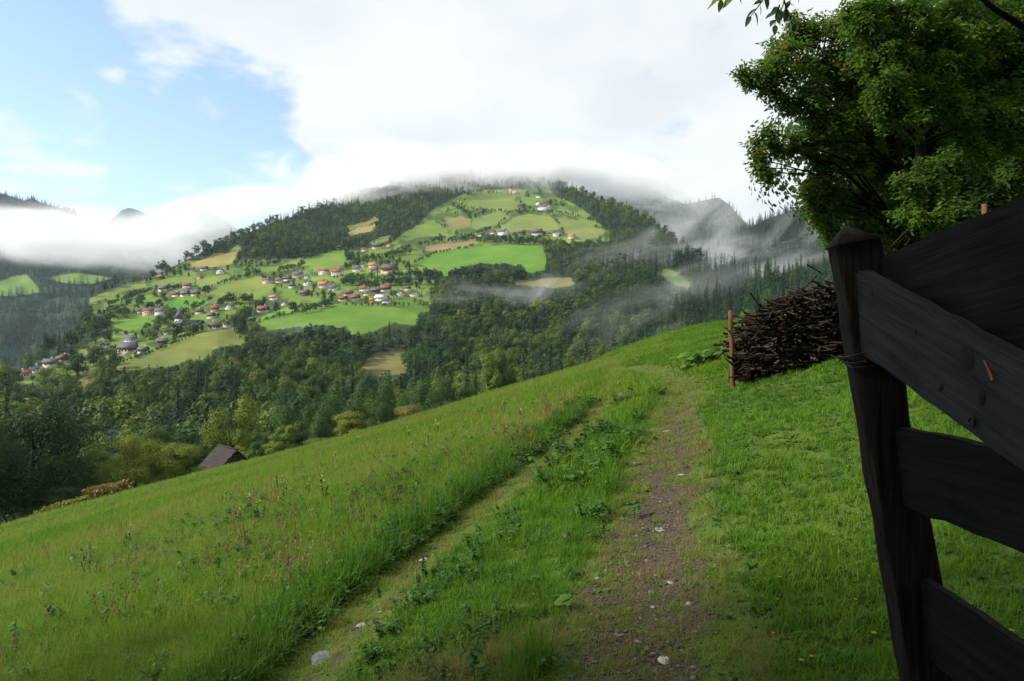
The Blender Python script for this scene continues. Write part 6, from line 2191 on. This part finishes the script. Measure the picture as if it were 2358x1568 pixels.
# stones one can tell apart
def stone(u, v, w_px, hfac, c, lab, seed):
    import bmesh
    r = np.random.default_rng(seed)
    p = hit(u, v, fg)
    w = w_px / FPX * p[1]
    bm = bmesh.new(); bmesh.ops.create_icosphere(bm, subdivisions=3, radius=0.5)
    for vv in bm.verts:
        d = np.array(vv.co)
        k = 1 + 0.35 * (float(fbm(d[0] * 2.3 + seed, d[1] * 2.3 + d[2] * 1.7, seed, 3)) - .5)
        vv.co = Vector(d * k * np.array([w, w * .75, w * hfac]))
    me = bpy.data.meshes.new('stone'); bm.to_mesh(me); bm.free()
    mm, nt, out = new_mat('stone')
    n_ = noise(nt, 30, 5, .6, coord(nt))
    finish(nt, out, ramp(nt, n_, [(.3, tuple(a * .6 for a in c)), (.7, c)]), .8, bump=n_, bump_s=.5)
    me.materials.append(mm)
    me.polygons.foreach_set('use_smooth', np.ones(len(me.polygons), dtype=bool))
    o = link('stone', me, None, (p[0], p[1], p[2] + w * hfac * .12), (r.normal() * .1, r.normal() * .1, r.uniform(0, 6)))
    tag(o, lab, 'stone', 'stones lying in the track')


for k, a in enumerate([
    (742, 1520, 70, .12, (0.16, 0.17, 0.185), 'broad flat slate slab in the far rut near the bottom'),
    (1530, 1523, 40, .22, (0.50, 0.49, 0.46), 'white stone lying in the stony rut near the bottom'),
    (975, 1293, 26, .30, (0.46, 0.40, 0.37), 'pale pinkish stone in the middle of the far rut'),
    (832, 1440, 30, .16, (0.26, 0.27, 0.30), 'thin grey slate just beyond the broad slab'),
    (876, 1413, 12, .5, (0.42, 0.40, 0.38), 'small whitish pebble on the grass strip by the far rut'),
    (1375, 1334, 14, .45, (0.36, 0.31, 0.28), 'pale round stone at the inner edge of the stony rut'),
    (1586, 1393, 18, .40, (0.30, 0.26, 0.22), 'tan pointed stone in the middle of the stony rut'),
    (1522, 1222, 34, .14, (0.26, 0.25, 0.235), 'flat light grey stone higher up in the stony rut'),
    (1466, 1067, 18, .25, (0.36, 0.40, 0.47), 'bluish flat stone at the grass edge of the stony rut'),
    (1570, 1096, 17, .25, (0.30, 0.34, 0.40), 'bluish stone on the gate side of the stony rut'),
    (1534, 995, 16, .25, (0.30, 0.32, 0.36), 'grey stone where the rut fades into grass'),
    (1512, 1328, 14, .30, (0.26, 0.24, 0.22), 'light chip of rock in the mossy part of the rut'),
    (1505, 1400, 18, .3, (0.30, 0.27, 0.24), 'brown grey stone between moss tufts in the rut'),
    (940, 1200, 24, .35, (0.40, 0.38, 0.32), 'lichen grey stone under the lush verge'),
    (1545, 1345, 24, .25, (0.28, 0.26, 0.24), 'flat dull stone below the pale round one'),
    (1470, 1480, 20, .3, (0.25, 0.235, 0.22), 'dark grey stone in the bare foot of the stony rut'),
]):
    stone(*a, 70 + k)

# lush big leaved plants beside the stake
def big_leaf():
    n = 6
    V, Qd = [], []
    for i in range(n):
        t = i / (n - 1)
        w = 0.42 * math.sin(math.pi * (0.10 + 0.86 * t) ** 0.8) ** 0.75
        z = -0.30 * t * t
        V += [(t, -w, z - 0.05), (t, -w * .5, z + .02), (t, 0, z - .02), (t, w * .5, z + .02), (t, w, z - 0.05)]
    for i in range(n - 1):
        for j in range(4):
            Qd.append((i * 5 + j, (i + 1) * 5 + j, (i + 1) * 5 + j + 1, i * 5 + j + 1))
    return make_mesh('leaf', V, [np.array(Qd)], M['herb'], True, {'lv': np.full(len(V), .5)})


BL = big_leaf()
def leaf_clump(u, v, spread_px, nleaf, size, tint, lab, seed, name='butterbur', cat='plant', el=(0.1, 0.9), group=None, stem=.22):
    r = np.random.default_rng(seed)
    p = hit(u, v, fg)
    root = empty(name, p, 0)
    tag(root, lab, cat, group)
    sp = spread_px / FPX * p[1]
    st = MB()
    for i in range(nleaf):
        a = r.uniform(0, 6.28)
        b = np.array([r.normal() * sp * .4, r.normal() * sp * .25, 0])
        b[2] = float(fg(p[0] + b[0], p[1] + b[1])) - p[2]
        h = stem * r.uniform(.4, 1.2)
        q = b + np.array([math.cos(a) * h * .4, math.sin(a) * h * .4, h])
        st.tube([b, (b + q) / 2, q], [0.006 * size / .2, 0.005 * size / .2, 0.004 * size / .2], 4, a=.5)
        o = link('leaf', BL, root, q, (r.normal() * .3, -r.uniform(*el) * .5 + .25, a), (size * r.uniform(.7, 1.2),) * 3)
        o['tint'] = float(np.clip(tint + r.normal() * .12, 0, 1))
    link('stem', st.mesh('stem', M['herb'], True), root)


leaf_clump(1632, 842, 90, 60, 0.25, 0.72, 'lush clump of big drooping leaves beside the wooden stake', 5, stem=.38)
leaf_clump(1300, 1402, 20, 5, 0.075, 0.70, 'pale long leaved dock plant in the grass strip between the ruts', 6, 'dock_plant', 'plant', stem=.08)
leaf_clump(440, 1350, 60, 12, 0.12, 0.15, 'dark leaved clump in the lush verge low on the meadow', 7, 'dock_plant', 'plant', stem=.14)
leaf_clump(1060, 1120, 50, 12, 0.15, 0.30, 'shiny leaved clump in the verge in the middle of the far rut', 8, 'dock_plant', 'plant', stem=.14)
leaf_clump(690, 1240, 60, 12, 0.13, 0.12, 'dark broad leaved clump where the verge is tallest', 9, 'dock_plant', 'plant', stem=.15)
leaf_clump(1925, 780, 30, 10, 0.20, 0.85, 'yellowing broad leaves at the foot of the heap beside the gate post', 10, 'dock_plant', 'plant', stem=.30)

# yellow flowering weeds in the hay meadow
M['petal_yellow'] = plain('petal_yellow', (0.55, 0.42, 0.03), .6, .15, 20)
M['petal_orange'] = plain('petal_orange', (0.60, 0.24, 0.02), .6, .15, 20)
M['petal_dark'] = plain('petal_dark', (0.06, 0.020, 0.016), .8, .3, 20)
M['stem_green'] = plain('stem_green', (0.07, 0.12, 0.03), .7)


def flower_mesh(seed, h, head, mat, nst=5, nhead=7):
    r = np.random.default_rng(seed)
    st, hd = MB(), MB()
    for i in range(nst):
        b = np.array([r.normal() * .03, r.normal() * .03, -.02])
        t = b + np.array([r.normal() * .05, r.normal() * .05, h * r.uniform(.7, 1.05)])
        st.tube([b, (b + t) / 2, t], [.004, .0035, .002], 4)
        n = 5
        c = b + (t - b) * r.uniform(.25, .9, n)[:, None]
        v, q = leaf_quads(c, rand_dir(r, n), rand_dir(r, n) * .3 + np.array([0, 0, 1.]), .09, .028)
        st.add(v, q)
        c = t + r.normal(size=(nhead, 3)) * head * np.array([1.2, 1.2, .6])
        v, q = leaf_quads(c, rand_dir(r, nhead), rand_dir(r, nhead) * .5 + np.array([0, 0, 1.]), head, head * .8)
        hd.add(v, q)
    return st.mesh('stem', M['stem_green'], attr=None), hd.mesh('blossom', mat, attr=None)


FY = [flower_mesh(i, .42, .020, M['petal_yellow'], 3, 4) for i in range(3)]
FD = [flower_mesh(10 + i, .62, .022, M['petal_dark'], 2, 12) for i in range(2)]
fl = [(1070, 1000), (820, 1030), (845, 1052), (905, 1075), (940, 1020), (955, 1048), (640, 1140), (712, 1150), (660, 1165), (580, 1200), (600, 1215), (560, 1218), (1110, 968), (1160, 948), (1165, 965), (1205, 985), (1228, 960), (770, 1090), (985, 1042), (1005, 1010), (690, 1100), (655, 1185), (300, 1268), (520, 1175), (745, 1165), (1045, 1020), (870, 1040), (205, 1300), (190, 1325), (210, 1345)]
fl_r = np.random.default_rng(4)
for k, (u, v) in enumerate(fl):
    p = hit(u, v, fg)
    root = empty('yellow_flower', p, k * 1.7)
    s = (1 + p[1] / 60) * g.uniform(.75, 1.05)
    root.scale = (s, s, s)
    tag(root, 'yellow flowering weed standing in the hay meadow', 'flower', 'yellow flowers in the hay meadow')
    a, b = FY[k % 3]
    link('stem', a, root); link('blossom', b, root)
for k, (u, v, lab) in enumerate([(215, 1320, 'dark brown seed head beside a yellow flower low on the meadow'), (415, 1275, 'tall thin dark weed stalk low on the meadow'), (100, 1285, 'dark weed stalk nearest the lower meadow corner'), (1035, 1170, 'dark weed stalk at the rim of the lush verge'), (1290, 1085, 'brown dock stalk on the strip between the ruts'), (505, 1425, 'brown stalk at the bottom of the hay meadow'), (1100, 1100, 'reddish dock stalk in the verge near the shiny leaved clump'), (270, 1415, 'short dark stalk near the bottom of the hay meadow')]):
    p = hit(u, v, fg)
    root = empty('dock_stalk', p, k)
    s = .55 + .02 * p[1]
    root.scale = (s, s, s)
    tag(root, lab, 'weed', 'dark weed stalks')
    a, b = FD[k % 2]
    link('stem', a, root); link('blossom', b, root)
# small orange flowers in the mown grass
LO = [(1845, 1548), (1868, 1538), (1790, 1400), (1780, 1478), (2012, 1490), (2236, 1440), (2268, 1520), (2330, 1480), (2150, 1575), (1795, 1352), (2200, 1405), (1970, 1400)]
OM = None
for k, (u, v) in enumerate(LO):
    p = hit(u, v, fg)
    r = np.random.default_rng(k)
    n = 12
    aa = np.arange(n) / n * 6.28
    c = np.stack([np.cos(aa) * .010, np.sin(aa) * .010, np.full(n, .085)], 1)
    if OM is None:
        v_, q_ = leaf_quads(c, np.stack([np.cos(aa), np.sin(aa), aa * 0 + .3], 1), np.array([[0, 0, 1.]] * n), .020, .010)
        OM = (make_mesh('blossom', v_, [q_], M['petal_orange'], False), MB().tube([(0, 0, -.01), (.004, 0, .045), (0, 0, .086)], [.002, .0016, .0014], 4).mesh('stem', M['stem_green'], attr=None))
    root = empty('orange_flower', p, k)
    s_ = r.uniform(.4, .62)
    root.scale = (s_, s_, s_)
    tag(root, 'tiny orange flower in the short grass by the gate', 'flower', 'orange flowers in the short grass')
    link('blossom', OM[0], root); link('stem', OM[1], root)
# fallen leaves
FL = make_mesh('fallen_leaf', [(-.5, 0, .02), (-.15, -.26, .06), (.25, -.2, .05), (.5, 0, .0), (.25, .2, .07), (-.15, .26, .03), (0, 0, -.02)], [np.array([(0, 1, 6), (1, 2, 6), (2, 3, 6), (3, 4, 6), (4, 5, 6), (5, 0, 6)])], None)
M['dead_leaf'] = plain('dead_leaf', (0.13, 0.065, 0.035), .8, .4, 6)
FL.materials.append(M['dead_leaf'])
for k, (u, v, lab) in enumerate([(1468, 1348, 'curled red brown leaf lying in the stony rut'), (2225, 995, 'yellow fallen leaf in the grass under the gate brace'), (1880, 1120, 'dry leaf in the short grass beside the rut'), (1795, 1068, 'tan leaf in the short grass by the path'), (1700, 1105, 'small brown leaf at the path side'), (1300, 1250, 'reddish leaf on the grass strip')]):
    p = hit(u, v, fg)
    o = link('fallen_leaf', FL, None, p + np.array([0, 0, .05]), (g.normal() * .4, g.normal() * .4, k), (.07,) * 3)
    tag(o, lab, 'leaf', 'fallen leaves in the grass')
# ------------------------------------------------------------------ air and low cloud
def volume_mat(name, density, color, aniso, noise_scale=None, lo=0.4, hi=0.6, detail=4, falloff=True, stretch=(1, 1, 1), seed=0.0, edge=(0.0, 0.55), dist=0.6, amp=3.0, size=(1, 1, 1)):
    m, nt, out = new_mat(name)
    pv = nt.nodes.new('ShaderNodeVolumePrincipled')
    pv.inputs['Color'].default_value = (*color, 1)
    pv.inputs['Anisotropy'].default_value = aniso
    pv.inputs['Density'].default_value = density
    if noise_scale:
        off = nt.nodes.new('ShaderNodeVectorMath'); off.operation = 'ADD'
        off.inputs[1].default_value = (seed * 913.7, seed * 311.3, seed * 57.1)
        nt.links.new(scaled(nt, coord(nt), size), off.inputs[0])
        n = noise(nt, noise_scale, detail, 0.58, scaled(nt, off.outputs[0], stretch), dist)
        oc = coord(nt)
        ln = nt.nodes.new('ShaderNodeVectorMath'); ln.operation = 'LENGTH'
        nt.links.new(oc, ln.inputs[0])
        fall = math_node(nt, 'SUBTRACT', 1.0, ln.outputs['Value'], clamp=True)
        e = sstep_node(nt, fall, edge[0], edge[1])
        # the noise eats into the soft rim
        v = math_node(nt, 'ADD', e, math_node(nt, 'MULTIPLY', math_node(nt, 'SUBTRACT', n, 0.5), amp))
        d = math_node(nt, 'MULTIPLY', sstep_node(nt, v, lo, hi), sstep_node(nt, e, 0.0, 0.35))
        d = math_node(nt, 'MULTIPLY', d, density)
        nt.links.new(d, pv.inputs['Density'])
    nt.links.new(pv.outputs[0], out.inputs['Volume'])
    return m


def ellipsoid_mesh(name, mat):
    import bmesh
    bm = bmesh.new(); bmesh.ops.create_icosphere(bm, subdivisions=3, radius=1.0)
    me = bpy.data.meshes.new(name); bm.to_mesh(me); bm.free()
    me.materials.append(mat)
    return me


def mist(name, u, v, d, ru, rv, rd, density, label, scale=0.008, lo=0.40, hi=1.15, tilt=0.0, stretch=(1, 1, 1.6), seed=1.0, aniso=0.15, edge=(0.0, 0.8), detail=5, color=(0.955, 0.965, 0.98), amp=3.4):
    c = unproject(u, v, d)
    m = volume_mat(name, density, color, aniso, scale, lo, hi, detail, True, stretch, seed, edge, 0.9, amp, (ru * d / FPX, rd, rv * d / FPX))
    o = link(name, ellipsoid_mesh(name, m), None, c, (0, math.radians(tilt), math.atan2(-c[0], c[1])), (ru * d / FPX, rd, rv * d / FPX))
    tag(o, label, None, None, 'stuff')
    return o


# summit cloud: lies on the top of the hill and hides it
mist('cloud', 1090, 396, 1760, 700, 84, 230, 0.024, 'pale cloud bank lying on the hill summit', 0.0075, -0.1, 1.5, 0, (0.7, 1, 1.5), 1.0, edge=(0.0, 1.0), amp=5.0, detail=7)
mist('cloud', 800, 446, 1510, 400, 72, 90, 0.028, 'cloud edge trailing down the wooded ridge', 0.010, 0.0, 1.5, -19, (0.6, 1, 1.5), 2.0, edge=(0, 1.0), amp=5.2, detail=7)
mist('cloud', 1400, 430, 1760, 320, 68, 180, 0.017, 'cloud edge trailing down the far flank of the hill', 0.009, 0.0, 1.5, 13, (0.6, 1, 1.5), 3.0, edge=(0, 1.0), amp=5.2, detail=7)
mist('cloud', 1160, 438, 1640, 300, 38, 60, 0.008, 'thin veil of cloud over the summit farms', 0.013, 0.3, 1.6, 0, (0.6, 1, 1.3), 4.0, amp=6)
mist('cloud', 1090, 402, 1690, 440, 44, 60, 0.020, 'cloud curtain in front of the wooded summit', 0.012, -0.05, 1.4, 0, (0.7, 1, 1.4), 17.0, edge=(0, 1.0), amp=5.0, detail=7)
# valley fog on the far side of the spur
mist('fog_bank', 250, 552, 1330, 440, 92, 210, 0.016, 'thick white fog bank filling the side valley', 0.0085, -0.2, 1.4, 0, (0.7, 1, 1.5), 5.0, edge=(0.0, 1.0), amp=5.0, detail=7)
mist('fog_bank', 510, 498, 1460, 300, 80, 140, 0.016, 'fog bank rising along the wooded ridge', 0.010, 0.0, 1.5, -18, (0.7, 1, 1.5), 6.0, edge=(0, 1.0), amp=5.2, detail=7)
mist('mist', 150, 600, 1170, 260, 36, 60, 0.007, 'torn lower edge of the valley fog', 0.020, 0.40, 1.7, 6, (0.5, 1, 1.3), 7.0, amp=6.5, detail=6)
# drifting mist on the flank
mist('mist', 1530, 590, 880, 300, 96, 60, 0.018, 'dense mist wisp drifting over the hill flank', 0.019, 0.50, 2.2, -16, (0.38, 1, 1.2), 8.0, amp=7.5, detail=7)
mist('mist', 1600, 505, 1300, 290, 110, 110, 0.010, 'mist rising between the blue double summit and the hill', 0.014, 0.40, 2.0, -24, (0.45, 1, 1.2), 9.0, amp=6.5, detail=7)
mist('mist', 1720, 620, 760, 290, 74, 45, 0.016, 'mist streak above the spruces beyond the stake', 0.024, 0.50, 2.2, -12, (0.38, 1, 1.3), 10.0, amp=7.5, detail=7)
mist('mist', 1850, 525, 950, 180, 100, 50, 0.011, 'mist wisps climbing the near conifer ridge', 0.021, 0.50, 2.0, -40, (0.4, 1, 1.2), 11.0, amp=7.0, detail=7)
mist('mist', 1140, 668, 640, 320, 64, 34, 0.013, 'grey mist band over the wood below the large meadow', 0.028, 0.55, 2.3, -5, (0.35, 1, 1.4), 12.0, amp=7.5, detail=7)
mist('mist', 1310, 640, 670, 250, 66, 34, 0.014, 'mist ribbon rising past the dull brown field', 0.028, 0.55, 2.3, -26, (0.35, 1, 1.2), 13.0, amp=7.5, detail=7)
mist('mist', 1440, 735, 420, 260, 90, 40, 0.009, 'faint mist in the wood near the bend of the track', 0.034, 0.50, 2.2, -22, (0.4, 1, 1.2), 14.0, amp=7.0, detail=7)
mist('mist', 650, 762, 540, 170, 36, 30, 0.008, 'faint mist at the foot of the rounded field', 0.034, 0.50, 2.0, -4, (0.4, 1, 1.3), 15.0, amp=7.0)
mist('mist', 1590, 670, 600, 230, 84, 40, 0.013, 'thin mist over the green flank field', 0.028, 0.50, 2.2, -24, (0.4, 1, 1.2), 16.0, amp=7.0, detail=7)

# the air itself
hz = volume_mat('haze', 0.000038, (0.66, 0.85, 1.0), 0.2)
X0, X1, Y0, Y1, Z0, Z1 = -5200, 5200, -400, 7200, -400, 1700
o = link('haze', MB().box((X0 + X1) / 2, (Y0 + Y1) / 2, (Z0 + Z1) / 2, X1 - X0, Y1 - Y0, Z1 - Z0).mesh('haze', hz, attr=None))
tag(o, 'thin blue air over the valley', None, None, 'stuff')
